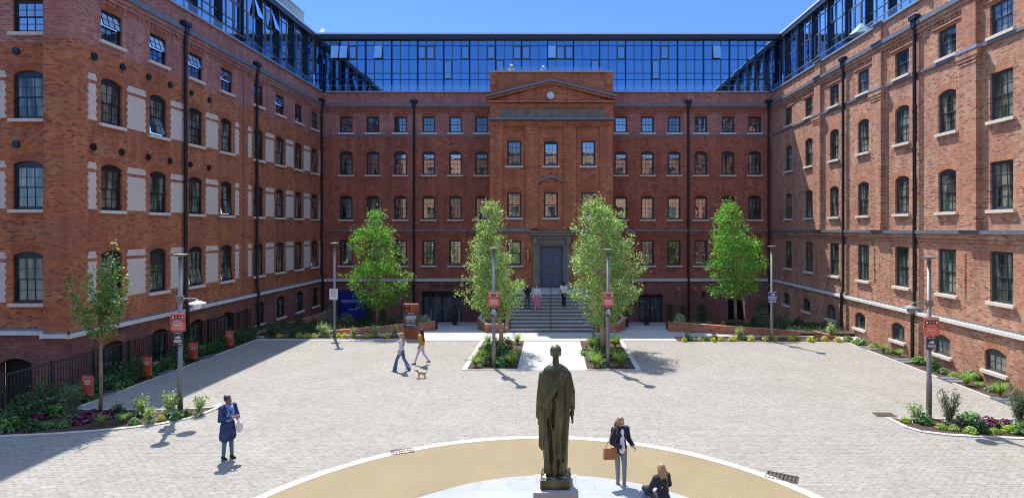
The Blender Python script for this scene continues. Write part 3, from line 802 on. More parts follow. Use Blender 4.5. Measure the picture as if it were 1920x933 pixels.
m = MB(); wall(m, (XR,0,0), (0,1,0), (-1,0,0), Y0R, YW, 2.2, 13.75, ops); wall(m, (XR,0,0), (0,1,0), (-1,0,0), Y0R, YW, 13.75, PAR, opsU); m.box(XR+.3, XR+.45, Y0R, YW, 16.5, PAR)
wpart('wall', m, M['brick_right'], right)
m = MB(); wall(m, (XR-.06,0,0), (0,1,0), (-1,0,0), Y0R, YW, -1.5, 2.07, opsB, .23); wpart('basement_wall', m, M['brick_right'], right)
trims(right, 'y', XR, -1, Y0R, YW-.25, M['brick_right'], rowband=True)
m = MB()
for yc in (39.35, 32.15, 25.05, 18.2):
    m = MB(); m.box(XR-.20, XR+.05, yc-.5, yc+.5, 6.25, 13.3)
    for q, (e, z0, z1) in enumerate(((.05, 13.3, 13.45), (.10, 13.45, 13.6), (.15, 13.6, 13.855))): m.box(XR-.20-e*.5, XR+.05, yc-.5-e, yc+.5+e, z0+.002, z1-.002)
    m.box(XR-.16, XR+.05, yc-.42, yc+.42, 13.99, 15.85)
    m.box(XR-.12, XR+.05, yc-.35, yc+.35, 16.47, PAR)
    m.box(XR-.25, XR+.05, yc-.55, yc+.55, 6.25, 6.6); wpart('pilaster', m, M['brick_right'], right)
for yc in (39.35, 32.15, 25.05, 18.2):
    for (pr, hw, za, zb) in ((.30, .66, 13.858, 13.99), (.24, .5, PAR+.112, PAR+.16), (.32, .6, 6.242, 6.262), (.28, .5, 16.462, 16.52)):
        m = MB(); m.box(XR-pr, XR+.02, yc-hw, yc+hw, za, zb); wpart('pilaster_capping', m, M['coping'], right)
# dog-tooth brick edges and hood strips beside the windows
for k, y in enumerate(RY):
    m = MB()
    for r in (1, 2, 3):
        zb, zt, _ = ROWS[r]
        n_ = int((zt-zb)/.15)
        for i in range(n_):
            z = zb+i*.15
            m.box(XR-.022 - (.014 if i % 2 else 0), XR+.02, y-RW/2-.62, y-RW/2-.50, z+.01, z+.085)
    wpart('dogtooth_brick', m, M['brick_right'], right)
    m = MB(); m.box(XR-.05, XR+.02, y-1.0, y+1.0, 15.56, 15.63); wpart('brick_hood', m, M['brick_right'], right)
for px in (1585, 1720): drainpipe(right, XR, XR*FPX/(px-VX), -1, 0, 16.75, .0)

# =================================================================== GLASS PENTHOUSE (three ranges)
PZ = [17.0, 17.67, 18.75, 19.28, 20.42, 21.58, 22.05]
PXL, PXR, PY = -19.85, 19.3, 49.0
def penthouse(root, kind, p, n, a, b, step, fin_off, seed, fin_d, mul_mat, gm='glass_pent'):
    rnd = random.Random(seed)
    def bx(mb, u0, u1, d0, d1, z0, z1):
        if kind == 'x': mb.box(u0, u1, p-n*0+n*d0, p+n*d1, z0, z1)
        else: mb.box(p+n*d0, p+n*d1, u0, u1, z0, z1)
    g = MB(); fr = MB(); fn = MB(); cs = MB(); op = MB()
    def P(u, z, d): return (u, p+n*d, z) if kind == 'x' else (p+n*d, u, z)
    sub = step/3
    k0 = int((a-fin_off)/step)-1
    us = []
    k = k0
    while fin_off+k*step < b:
        u = fin_off+k*step
        if u > a+.05: bx(fn, u-.055, u+.055, -.05, fin_d, PZ[0], PZ[-1])
        for j in (1, 2):
            v = u+j*sub
            if a+.05 < v < b-.05: bx(fr, v-.028, v+.028, -.03, .05, PZ[0], PZ[-1])
        for j in range(3):
            v = u+j*sub
            if v > a and v+sub < b: us.append(v)
        k += 1
    for z in PZ[1:-1]: bx(fr, a, b, -.028, .045, z-.025, z+.025)
    # glass, one sheet per panel with a slightly different set so reflections break from pane to pane
    opened = set()
    for v in us:
        for zi in range(len(PZ)-1):
            z0, z1 = PZ[zi], PZ[zi+1]
            e = rnd.uniform(-.004, .004); e2 = rnd.uniform(-.003, .003)
            g.quad(P(v, z0, e), P(v+sub, z0, e2), P(v+sub, z1, e2-e*.5), P(v, z1, -e*.5))
    g.quad(P(a, PZ[0], -.12), P(b, PZ[0], -.12), P(b, PZ[-1], -.12), P(a, PZ[-1], -.12))
    # casements: heavier frames, some pushed open
    for v in us:
        for (zi, pr) in ((4, .26), (3, .16), (0, .34)):
            if rnd.random() < pr:
                z0, z1 = PZ[zi]+.03, PZ[zi+1]-.03; t = .075
                if zi == 3: z0, z1 = PZ[2]+.03, PZ[4]-.03
                for (q0, q1, y0, y1) in ((v+.03, v+.03+t, z0, z1), (v+sub-.03-t, v+sub-.03, z0, z1), (v+.03+t, v+sub-.03-t, z0, z0+t), (v+.03+t, v+sub-.03-t, z1-t, z1)):
                    bx(cs, q0, q1, .0, .07, y0, y1)
                c_ = wpart('casement', cs, mul_mat, root); cs = MB()
                pn_ = MB(); pn_.quad(P(v+.09, z0+.06, .035), P(v+sub-.09, z0+.06, .035), P(v+sub-.09, z1-.06, .038), P(v+.09, z1-.06, .038)); pn_.build('pane', M['glass_case'], c_)
                if zi == 4 and rnd.random() < .3:
                    op.quad(P(v+.05, z1, .08), P(v+sub-.05, z1, .08), P(v+sub-.05, z0+.03, .30), P(v+.05, z0+.03, .30)); op.build('open_pane', M['glass_pent'], c_); op = MB()
    gl = wpart('glass_wall', g, M[gm], root)
    wpart('mullions', fr, mul_mat, root); wpart('fins', fn, M['fin'], root)
penthouse(back, 'x', PY, -1, PXL, PXR, 2.17, xat(637, PY), 3, .10, M['mullion'])
penthouse(left, 'y', PXL, 1, 20.0, PY, 2.45, 32.5, 4, .24, M['mullion_pale'], 'glass_pent_side')
penthouse(right, 'y', PXR, -1, 12.0, PY, 2.45, 33.2, 5, .24, M['mullion_pale'], 'glass_pent_side')
def roof(root, x0, x1, y0, y1, fx0, fx1, fy0, fy1):
    m = MB(); m.box(x0, x1, y0, y1, 22.06, 22.42); wpart('roof_fascia', m, M['fascia'], root)
    m = MB(); m.box(x0-.03, x1+.03, y0-.03, y1+.03, 22.423, 22.56); wpart('roof_edge', m, M['roofedge'], root)
roof(back, PXL+.36, PXR-.36, PY-.32, 60, 0, 0, 0, 0)
roof(left, -33, PXL+.32, 20, 60, 0, 0, 0, 0)
roof(right, PXR-.32, 33, 12, 60, 0, 0, 0, 0)
m = MB(); m.box(PXL, PXR, YW+.45, PY+.2, 16.9, 17.0); wpart('roof_terrace', m, M['slab'], back)
m = MB(); m.box(PXL-.2, XL-.45, 20, PY, 16.9, 17.0); wpart('roof_terrace', m, M['slab'], left)
m = MB(); m.box(XR+.45, PXR+.2, 12, PY, 16.9, 17.0); wpart('roof_terrace', m, M['slab'], right)
def balustrade(root, kind, p, a, b, z0, z1):
    m = MB()
    if kind == 'x': m.quad((a,p,z0),(b,p,z0),(b,p,z1),(a,p,z1))
    else: m.quad((p,a,z0),(p,b,z0),(p,b,z1),(p,a,z1))
    g = wpart('glass_balustrade', m, M['rail_glass'], root)
    r = MB()
    if kind == 'x': r.box(a, b, p-.02, p+.02, z1, z1+.03)
    else: r.box(p-.02, p+.02, a, b, z1, z1+.03)
    r.build('rail', M['coping'], g)
balustrade(back, 'x', YW+.2, XL+.3, bx0-.1, PAR+.11, PAR+.62); balustrade(back, 'x', YW+.2, bx1+.1, XR-.3, PAR+.11, PAR+.62)
balustrade(left, 'y', XL-.2, Y0L, YW+.2, PAR+.11, PAR+.62); balustrade(right, 'y', XR+.2, Y0R, YW+.2, PAR+.11, PAR+.62)
# roof plant
t = thing('rooftop_plant_box', 'pale grey louvred plant enclosure on the left wing roof', 'roof plant', (-21.9, 46.5, 22.52))
m = MB(); m.box(-1.2, 1.2, -9, 2.6, 0, 1.75); m.box(-1.25, 1.25, -9.05, 2.65, 1.75, 1.85); m.build('enclosure', plain('plant_grey', (.20,.235,.27), .5, .1), t)
m = MB()
for k in range(9): m.box(1.2, 1.23, -8.8, 2.4, .15+k*.17, .22+k*.17)
m.build('louvres', M['coping'], t)
t = thing('roof_vent', 'small white roof vent cluster at the corner of the left roof', 'vent', (xat(596, 48.9), 48.9+.6, 22.52))
m = MB(); m.box(-.08, .08, -.08, .08, 0, .5); m.tube([(0,0,.5),(.16,0,.53)], .09, 8); m.ell((.2,0,.53), (.11,.11,.12)); m.build('cowl', M['white'], t)
t = thing('roof_skylight', 'low dark skylight on the roof above the entrance block', 'skylight', (xat(977, 53), 53, 22.52))
m = MB(); m.prism_y([(-1.05,0),(1.05,0),(.85,.32),(-.85,.32)], -.7, .7); m.build('hood', M['fascia'], t)
# parasols on the right terrace
for (y, s_, lab, col) in ((28.4, 1.3, 'large mint parasol on the right roof terrace', (.52,.72,.66)), (35.6, .8, 'small sage green parasol on the right roof terrace', (.25,.32,.27))):
    t = thing('parasol', lab, 'parasol', (XR+.85, y, 17.0))
    m = MB(); m.lathe([(s_*.95, 1.05), (s_*.5, 1.42), (.05, 1.75)], n=8); m.build('canopy', plain('canopy', col, .8), t)
    m = MB(); m.tube([(0,0,0),(0,0,1.75)], .03, 8); m.build('pole', M['white'], t)

# =================================================================== OPPOSITE WING (behind the viewer, seen in the window reflections)
SB = Vector((0, -7.0, 0))
south = thing('apartment_wing', 'tan brick building behind the viewer, showing only as reflections in the windows', 'building', SB)
m = MB(); so = [(x, 1.3, z, z+1.9, 0) for x in [-27+3.0*i for i in range(19)] for z in (1.0, 4.6, 8.2, 11.8, 15.2)]
wall(m, (0,-7,0), (1,0,0), (0,1,0), -32, 32, 0, 18.6, so); wpart('wall', m, M['brick_south'], south)
m = MB(); m.quad((-32,-7.3,0),(32,-7.3,0),(32,-7.3,18.4),(-32,-7.3,18.4)); wpart('window', m, M['glass_side'], south)
m = MB(); m.box(-32.3, 32.3, -16, -6.8, 18.6, 19.0); wpart('roof', m, M['coping'], south)

# =================================================================== GROUND
def sheet(name, pts, mat, z=None):
    m = MB(); m.add([(p[0], p[1], p[2] if len(p) > 2 else z) for p in pts], [tuple(range(len(pts)))])
    return struct(name, m, mat)
sheet('ground', [(-1500,-1500,-1.45),(1500,-1500,-1.45),(1500,3000,-1.45),(-1500,3000,-1.45)], M['asphalt'])
KXL, KXR = -16.72, 16.40
sheet('plaza_pavement', [(KXL-1.0,-6.9),(KXR+1.4,-6.9),(KXR+1.4,33.0),(KXL-1.0,33.0)], M['paver'], 0.0)
m = MB()
gy = [(33.0, 0.0), (36.3, 0.0), (46.6, -1.27), (49.2, -1.27)]
for (ya, za), (yb, zb) in zip(gy, gy[1:]): m.quad((-18.7,ya,za),(18.0,ya,za),(18.0,yb,zb),(-18.7,yb,zb))
struct('entrance_pavement', m, M['slabs'])
def gz(y): return 0.0 if y < 36.3 else max(-1.27, -1.27*(y-36.3)/10.3)
sheet('central_path', [(-1.5,26.2),(1.57,26.2),(1.57,33.0),(-1.5,33.0)], M['slabs'], .004)
m = MB(); m.box(KXL-1.2, KXR+1.4, 32.92, 33.08, -.05, .012); struct('joint_edge_pavement', m, plain('dark_joint', (.20,.19,.18), .8))
# statue circle
CX, CY = -.30, 10.4
def ring(name, r0, r1, z, mat, n=96):
    m = MB()
    for k in range(n):
        a0, a1 = 2*math.pi*k/n, 2*math.pi*(k+1)/n
        q = [(CX+r*math.cos(a), CY+r*math.sin(a), z) for r, a in ((r0,a0),(r1,a0),(r1,a1),(r0,a1))]
        m.quad(*q)
    return struct(name, m, mat)
ring('gravel_path', 4.45, 7.25, .006, M['gravel']); ring('kerb', 7.22, 7.48, .012, M['kerb'])
m = MB()
for i, (r, z) in enumerate(((4.58, .035), (4.14, .09), (3.3, .13), (3.05, .17), (2.8, .21), (2.55, .25), (2.3, .29), (2.05, .33), (1.8, .37), (1.5, .41))):
    m.lathe([(r, -.05), (r, z-.012), (r-.012, z)], (CX+.35, CY, 0), 96)
struct('stone_terrace_ground', m, M['ringstone'])
edge_ = MB()  # grey rings painted at each tier's foot as edge shade, marking the steps
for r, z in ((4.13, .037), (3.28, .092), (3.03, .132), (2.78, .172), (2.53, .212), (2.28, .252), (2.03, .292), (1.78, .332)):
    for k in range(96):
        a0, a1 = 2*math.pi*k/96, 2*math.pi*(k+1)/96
        edge_.quad(*[(CX+.35+q*math.cos(a), CY+q*math.sin(a), z) for q, a in ((r+.012,a0),(r+.045,a0),(r+.045,a1),(r+.012,a1))])
struct('joint_edge_pavement', edge_, plain('edge_shade_grey', (.20,.21,.22), .8))
# planting beds: mulch sheets with pale kerbs
def kerb_line(mb, pts, w=.13, z=.03):
    for a, b in zip(pts, pts[1:]):
        a = Vector((a[0], a[1], 0)); b = Vector((b[0], b[1], 0)); d = (b-a).normalized(); n = Vector((-d.y, d.x, 0))*(w/2); d *= .0
        p = [a-n-d, b-n+d, b+n+d, a+n-d]
        mb.prism([(q.x, q.y) for q in p], -.05, z)
kb = MB()
lb = [(KXL,33.6),(KXL, gp(155,762).y)]
sheet('mulch_ground', [(KXL,12),(KXL,34),(XL+.06,34),(XL+.06,12)], M['mulch'], .016)
kerb_line(kb, [(KXL,20.8),(KXL,33.55)])
frontL = [gp(*p) for p in ((-130,826),(0,818),(90,814),(170,808.5),(240,802),(300,794.5),(345,786),(380,776),(402,767),(414,759))]
backL = [gp(413,757.5), gp(396,764), gp(330,768), gp(155,768)]
sheet('mulch_ground', [(p.x,p.y) for p in frontL] + [(p.x,p.y) for p in backL] + [(KXL-1.5, 20.8)], M['mulch'], .022)
kerb_line(kb, [(p.x,p.y) for p in frontL], .16)
kerb_line(kb, [(p.x,p.y) for p in backL], .09)
frontR = [gp(*p) for p in ((1663,783),(1680,791),(1700,801),(1728,809),(1778,815),(1850,819),(1920,822),(2060,829))]
backR = [gp(2060,786), gp(1920,786), gp(1683,785)]
sheet('mulch_ground', [(p.x,p.y) for p in frontR] + [(p.x,p.y) for p in backR], M['mulch'], .022)
kerb_line(kb, [(p.x,p.y) for p in frontR], .16); kerb_line(kb, [(p.x,p.y) for p in backR], .09)
sheet('mulch_ground', [(KXR,12),(KXR,33),(XR-.06,33),(XR-.06,12)], M['mulch'], .016)
kerb_line(kb, [(KXR,12),(KXR,32.7)])
# back beds
BL = (-16.3, -8.3, 33.55, 34.4); BRr = (7.1, 16.3, 32.6, 34.0)
for (x0, x1, y0, y1) in (BL, BRr):
    sheet('mulch_ground', [(x0,y0),(x1,y0),(x1,y1),(x0,y1)], M['mulch'], .016)
    kerb_line(kb, [(x0-.4,y0),(x1+.05,y0)], .12); kerb_line(kb, [(x0,y1),(x1,y1)], .10, .10)
for (x0, x1) in ((-3.9,-1.5),(1.57,3.9)):
    sheet('mulch_ground', [(x0,26.2),(x1,26.2),(x1,33.0),(x0,33.0)], M['mulch'], .016)
    kerb_line(kb, [(x0,26.2),(x1,26.2)]); kerb_line(kb, [(x0 if x0 < 0 else x1, 26.2), (x0 if x0 < 0 else x1, 33.0)], .22, .024)
    kerb_line(kb, [(x1 if x0 < 0 else x0, 26.2), (x1 if x0 < 0 else x0, 32.9)], .06, .022)
struct('kerb', kb, M['kerb'])
# raised planting behind the low brick walls
for pts in (((-18.5,34.6),(-13.2,34.6),(-7.4,36.9),(-7.6,39.2),(-18.5,38.2)), ((7.3,36.4),(14.5,34.6),(17.8,34.4),(17.8,38.6),(7.6,38.9))):
    mb = MB(); mb.prism(pts, -1.2, .17 if pts[0][0] > 0 else .15); struct('raised_ground', mb, M['mulch'])

# low brick planter walls
def low_wall(label, a, b, ha, hb, t=.24, zb=-.4):
    a = Vector((*a, 0)); b = Vector((*b, 0)); d = (b-a).normalized(); n = Vector((-d.y, d.x, 0))*t/2
    root = thing('planter_wall', label, 'low wall', (a+b)/2)
    off = (a+b)/2
    q = [a-n-off, b-n-off, b+n-off, a+n-off]
    m = MB(); m.prism([(p.x,p.y) for p in q], zb, 0, [ha,hb,hb,ha]); m.build('brickwork', M['brick_planter'], root)
    n2 = n*1.12; q = [a-n2-off, b-n2-off, b+n2-off, a+n2-off]
    m = MB(); c = MB()
    o4 = len(c.v)
    c.add([(p.x,p.y,h+.003) for p, h in zip(q, (ha,hb,hb,ha))] + [(p.x,p.y,h+.07) for p, h in zip(q, (ha,hb,hb,ha))], [(0,3,2,1),(4,5,6,7),(0,1,5,4),(1,2,6,5),(2,3,7,6),(3,0,4,7)])
    c.build('coping', M['brick_planter'], root)
low_wall('long low brick planter wall with a sloping top left of the steps', (-13.4,34.55), (-7.3,36.75), .22, .46)
low_wall('long low brick planter wall with a sloping top right of the steps', (7.2,36.2), (14.6,34.45), .52, .25)
low_wall('short stub of low brick wall in the far right corner of the beds', (15.2,33.9), (16.2,33.35), .35, .12)
low_wall('low brick kerb wall running along the foot of the left wing in the corner', (-17.3,33.9), (-17.5,46.0), .18, -.2, .18, -1.4)

# =================================================================== STEPS
SY0 = FPX*H/(622.6-VY)          # foot of the steps
NR = 11; rise_ = LZ/NR; TR = .41
SX0, SX1 = xat(953, SY0), xat(1116, SY0)
steps = thing('stone_steps', 'wide grey stone flight of steps climbing to the blue front doors', 'steps', (apx, SY0, 0))
m = MB()
for k in range(NR):
    y0 = k*TR; y1 = y0+TR+.02 if k < NR-1 else YB-SY0+.05
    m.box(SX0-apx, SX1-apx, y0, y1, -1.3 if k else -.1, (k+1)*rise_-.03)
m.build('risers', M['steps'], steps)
m = MB()
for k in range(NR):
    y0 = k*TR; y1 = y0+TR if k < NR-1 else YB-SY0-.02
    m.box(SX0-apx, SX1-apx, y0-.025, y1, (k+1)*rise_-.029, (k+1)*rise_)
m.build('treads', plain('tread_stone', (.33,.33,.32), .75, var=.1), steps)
m = MB()
for s_, x in ((-1, SX0-apx), (1, SX1-apx)):
    x2 = x+s_*.24
    ytop = (NR-1)*TR
    a = [(0, .25), (ytop, LZ+.18), (YB-SY0, LZ+.18), (YB-SY0, -1.4), (0, -.2)]
    m.add([(x, p[0], p[1]) for p in a] + [(x2, p[0], p[1]) for p in a], [(0,1,2,3,4), (9,8,7,6,5)] + [(i, 5+i, 5+(i+1) % 5, (i+1) % 5) for i in range(5)])
m.build('cheek_wall', M['brick_planter'], steps)
def handrail(label, x, y0, z0, y1, z1, posts=4, hgt=.95, rad=.028, mat='black'):
    t = thing('handrail', label, 'handrail', (x, y0, z0))
    m = MB(); L = y1-y0; dz = z1-z0
    m.tube([(0,-.25,hgt),(0,0,hgt),(0,L,hgt+dz),(0,L+.4,hgt+dz)], rad, 8); m.build('rail', M[mat], t)
    for k in range(posts):
        f = k/(posts-1); p = MB(); p.tube([(0,L*f,dz*f),(0,L*f,dz*f+hgt)], rad*.8, 8); p.build('post', M[mat], t)
handrail('dark central handrail dividing the steps', apx, SY0+.1, .0, SY0+NR*TR-.3, LZ, 4)
handrail('dark handrail along the left cheek wall of the steps', SX0+.12, SY0+.1, .0, SY0+NR*TR-.3, LZ, 4)
handrail('dark handrail along the right cheek wall of the steps', SX1-.12, SY0+.1, .0, SY0+NR*TR-.3, LZ, 4)
# angled brick planters at the foot of the steps
for s_, x, lab in ((-1, SX0-.26, 'angled brick planter box against the left side of the steps'), (1, SX1+.26, 'angled brick planter box against the right side of the steps')):
    t = thing('brick_planter', lab, 'planter', (x, SY0, 0))
    outer = [(0,-.05), (s_*1.15,-.05), (s_*1.9,2.4), (s_*1.9,5.2), (0,5.2)]
    inner = [(0,.17), (s_*.98,.17), (s_*1.68,2.4), (s_*1.68,5.2), (0,5.2)]
    if s_ < 0: outer = outer; 
    m = MB()
    def P3(p, z): return (p[0], p[1], z)
    for i in range(3):
        a, b = outer[i], outer[i+1]; c, d = inner[i+1], inner[i]
        m.prism([a, b, c, d], -.9, .52)
    m.build('brickwork', M['brick_planter'], t)
    m = MB(); m.prism(inner, -.9, .40); m.build('soil', M['mulch'], t)

# =================================================================== RAILING, HEDGE, SIGNS ON THE LEFT
FX = -17.72
rail = thing('railing', 'black upright-bar railing between the hedge and the left brick wing', 'railing', (FX, 27, 0))
m = MB(); ya, yb = 18.9-27, 34.6-27
m.box(-.025, .025, ya, yb, 1.55, 1.60); m.box(-.02, .02, ya, yb, .42, .46); m.build('rails', M['black'], rail)
m = MB(); n_ = int((yb-ya)/.13)
for k in range(n_): y = ya+(k+.5)*(yb-ya)/n_; m.box(-.012, .012, y-.012, y+.012, .46, 1.55)
m.build('bars', M['black'], rail)
k = 0
while ya+k*1.9 <= yb:
    p = MB(); p.box(-.035, .035, ya+k*1.9-.035, ya+k*1.9+.035, 0, 1.66); p.build('post', M['black'], rail); k += 1
m = MB(); m.box(-.15, .12, ya, yb, 0, .34); m.build('base_kerb', M['band_stone'], rail)

def leafquad(mb, p, nrm, size, asp, rnd):
    nrm = nrm.normalized()
    t = nrm.cross(Vector((rnd.gauss(0,1), rnd.gauss(0,1), rnd.gauss(0,1))))
    if t.length < 1e-4: return
    t.normalize(); b = nrm.cross(t)
    L = size; W = size*asp
    f = nrm*(size*.18)
    mb.add([p-t*L*.5, p-b*W*.5+f*.0, p+t*L*.5-f, p+b*W*.5], [(0,1,2,3)])

def leaf_cloud(mb, centres, sig, nper, size, rnd, env=None, up=.5, asp=.62, flat=.8):
    for c, s_ in centres:
        sg = sig*s_
        for _ in range(int(nper*s_*s_)):
            d = Vector((rnd.gauss(0,1), rnd.gauss(0,1), rnd.gauss(0,flat)))
            p = c + d*sg
            if env and not env(p): continue
            nr = Vector((rnd.gauss(0,.7), rnd.gauss(0,.7), rnd.gauss(0,.7)+up)) + d*.35
            leafquad(mb, p, nr, size*rnd.uniform(.65, 1.3), asp*rnd.uniform(.8, 1.2), rnd)

rnd = random.Random(21)
hedge = thing('hedge', 'dark evergreen hedge running along the railing of the left wing', 'hedge', (-17.25, 26.8, 0))
m = MB(); cs = []
y = 18.2-26.8
while y < 34.2-26.8:
    hh = .62+.25*math.sin(y*1.7)+rnd.uniform(-.08, .12)
    for _ in range(5): cs.append((Vector((rnd.uniform(-.34, .12), y+rnd.uniform(-.2,.2), rnd.uniform(.12, max(.3, hh)))), rnd.uniform(.8, 1.25)))
    y += .30
leaf_cloud(m, cs, .17, 62, .085, rnd, None, .5)
m.build('foliage', M['leaf_hedge'], hedge)
def lines(parent, rows, mat, y=-.022):
    """rows of tiny illegible print: (x0, x1, z, height)"""
    m = MB(); rn = random.Random(len(rows)*7)
    for (x0, x1, z, h) in rows:
        x = x0
        while x < x1-.004:
            w = min(rn.uniform(.02, .06), x1-x)
            m.box(x, x+w, y, y+.006, z-h/2, z+h/2); x += w+.012
    return m.build('small_print', mat, parent)

ordn = ['nearest', 'second nearest', 'third nearest', 'farthest']
for i, (px, Y) in enumerate(((164, 21.45), (275, 24.55), (362, 27.7), (430, 30.8))):
    X = xat(px, Y)
    t = thing('red_sign', f'red leaning sign panel in front of the hedge, {ordn[i]} of four', 'sign', (X, Y, .02), R(-8), 'red signs along the hedge')
    m = MB(); m.box(-.235, .235, -.015, .015, .16, .94); m.build('panel', M['red_sign'], t)
    m = MB()
    for s_ in (-1, 1): m.box(s_*.18-.015, s_*.18+.015, .016, .04, 0, .9)
    m.build('stake', M['black'], t)
    m = MB(); m.box(-.245, .245, -.02, .02, .943, .97); m.build('top_edge', M['dark_sign'], t)
    lines(t, [(-.14, .14, .86, .02), (-.16, .16, .74, .035), (-.12, .12, .68, .035), (-.14, .14, .62, .035), (.06, .18, .24, .02)], M['white'])

def lamp_post(px, py, pytop, label, sign=None, arm=0, rot=0):
    b = gp(px, py); Hh = zat(pytop, b.y)
    t = thing('lamp_post', label, 'lamp post', b, 0, 'lamp posts round the courtyard')
    m = MB(); m.tube([(0,0,0),(0,0,1.2),(0,0,1.22),(0,0,Hh-.12)], [.088,.088,.075,.062], 14); m.build('pole', M['grey'], t, smooth=True)
    m = MB(); m.lathe([(.04, Hh-.14), (.06, Hh-.10), (.235, Hh-.03), (.24, Hh), (.05, Hh+.02)], n=20); m.build('lamp_head', M['grey'], t)
    m = MB(); m.lathe([(.11, .0), (.11, .03), (.09, .05)], n=16); m.build('base_plate', M['grey'], t)
    if arm:
        z = Hh-1.55
        m = MB(); m.tube([(0,0,z),(arm*.55,-.05,z+.02),(arm*.62,-.05,z-.05)], .03, 8); m.box(-.09, .09, -.09, .09, z-.1, z+.1); a_ = m.build('camera_arm', M['grey'], t)
        m = MB(); m.lathe([(.05, z-.05), (.26, z-.13), (.27, z-.17), (.15, z-.19)], (arm*.62,-.05,0), 18); m.lathe([(.14, z-.19), (.13, z-.27), (.07, z-.33), (.01, z-.34)], (arm*.62,-.05,0), 14); m.build('dome_camera', M['roofedge' if arm > 0 else 'grey'], a_)
    if sign: return t, Hh
    return t, Hh
def big_sign(t, z1, z0, w, y=-.12):
    """red notice with the PRIVATE LAND heading and the grey camera notice below"""
    zc, hh = (z0+z1)/2, z1-z0
    root_ = MB(); root_.box(-w/2, w/2, y-.012, y+.012, z0, z1); s_ = root_.build('red_notice', M['red_sign'], t)
    tx = text_mesh('PRIVATE LAND', w*.145, M['white']); link('lettering', tx, s_, (0, y-.016, z1-hh*.09))
    m = MB(); m.box(-w*.43, w*.43, y-.016, y-.0125, z1-hh*.36, z1-hh*.2); m.build('icon_strip', M['ink'], s_)
    m = MB()
    for k in range(4):
        xx = -w*.32+k*w*.215; m.box(xx-w*.06, xx+w*.06, y-.021, y-.0165, z1-hh*(.33 if k in (0, 3) else .30), z1-hh*(.23 if k in (0, 3) else .26))
    m.build('icon', M['white'], s_)
    m = MB(); m.box(-w*.46, w*.46, y-.016, y-.0125, z1-hh*.52, z1-hh*.44); m.build('warning_strip', M['dark_sign'], s_)
    lines(s_, [(-w*.32, w*.32, z1-hh*.48, hh*.03)], M['white'], y-.022)
    lines(s_, [(-w*.38, w*.38, z1-hh*.60, hh*.025), (-w*.28, w*.28, z1-hh*.68, hh*.045), (-w*.4, w*.4, z1-hh*.76, hh*.02), (-w*.4, w*.4, z1-hh*.82, hh*.02), (-w*.36, w*.36, z1-hh*.88, hh*.02)], M['white'], y-.02)
    w2 = w*.68; q1 = z0-.03; q0 = q1-hh*.70
    m = MB(); m.box(-w2/2, w2/2, y-.012, y+.012, q0, q1); c = m.build('camera_notice', M['dark_sign'], t)
    h2 = q1-q0
    m = MB(); m.add([(p[0], y-.018, q1-h2*.35+p[1]) for p in ((-w2*.28,-h2*.06),(w2*.16,h2*.06),(w2*.22,h2*.0),(w2*.2,-h2*.04),(-w2*.22,-h2*.14))], [(0,1,2,3,4)])
    m.box(-w2*.0, w2*.06, y-.019, y-.0125, q1-h2*.5, q1-h2*.36); m.box(w2*.04, w2*.26, y-.0185, y-.0125, q1-h2*.5, q1-h2*.44); m.build('camera_symbol', M['white'], c)
    lines(c, [(-w2*.3, w2*.3, q1-h2*.10, h2*.035), (-w2*.38, w2*.38, q1-h2*.60, h2*.04), (-w2*.38, w2*.38, q1-h2*.68, h2*.04), (-w2*.38, w2*.38, q1-h2*.76, h2*.04), (w2*.1, w2*.4, q1-h2*.91, h2*.05)], M['white'], y-.018)
t, _ = lamp_post(338, 771, 476, 'grey lamp post with red notice and dome camera, standing in the left front bed', 1, 1)
Y = t.location.y; big_sign(t, zat(583, Y), zat(619, Y), .50)
t, _ = lamp_post(1742, 784, 481, 'grey lamp post with red notice and dome camera, standing in the right front bed', 1, -1)
Y = t.location.y; big_sign(t, zat(593, Y), zat(628, Y), .50)
t, _ = lamp_post(926, 690, 464, 'grey lamp post with red notice in the square bed left of the central path', 1, 0)
Y = t.location.y; big_sign(t, zat(546, Y), zat(572, Y), .50)
t, _ = lamp_post(1140, 690, 467, 'grey lamp post with red notice in the square bed right of the central path', 1, 0)
Y = t.location.y; big_sign(t, zat(546, Y), zat(572, Y), .50)
t, _ = lamp_post(627, 633, 455, 'grey lamp post with small white notice in the far left bed', 1, 0)
Y = t.location.y; z1, z0 = zat(541, Y), zat(561, Y)
m = MB(); m.box(-.24, .24, -.13, -.11, z0, z1); c = m.build('white_notice', M['white'], t)
lines(c, [(-.16, .16, z1-.07, .03), (-.15, -.09, z1-.2, .09), (-.06, .17, z1-.16, .02), (-.06, .15, z1-.21, .02), (-.17, .17, z1-.32, .02), (-.17, .17, z1-.38, .02), (-.15, .15, z1-.44, .02)], M['dark_sign'], -.135)
t, _ = lamp_post(1447, 640, 461, 'grey lamp post with blue and white notice in the far right bed', 1, 0)
Y = t.location.y; z1, z0 = zat(546, Y), zat(567, Y)
m = MB(); m.box(-.24, .24, -.13, -.11, z0, z1); c = m.build('blue_notice', M['blue_sign'], t)
m = MB(); m.box(-.22, .0, -.136, -.131, z1-.05, z1-.02); m.box(.03, .22, -.136, -.131, z1-.05, z1-.02); m.box(-.24, .24, -.136, -.131, z1-.34, z1-.29); m.box(-.1, .0, -.136, -.131, z1-.18, z1-.15); m.ell((.05,-.131,z1-.165), (.055,.006,.055)); m.build('white_marks', M['white'], c)
lines(c, [(-.2, .2, z1-.42, .03), (-.2, .2, z1-.50, .03), (-.18, .18, z1-.58, .025)], M['white'], -.135)

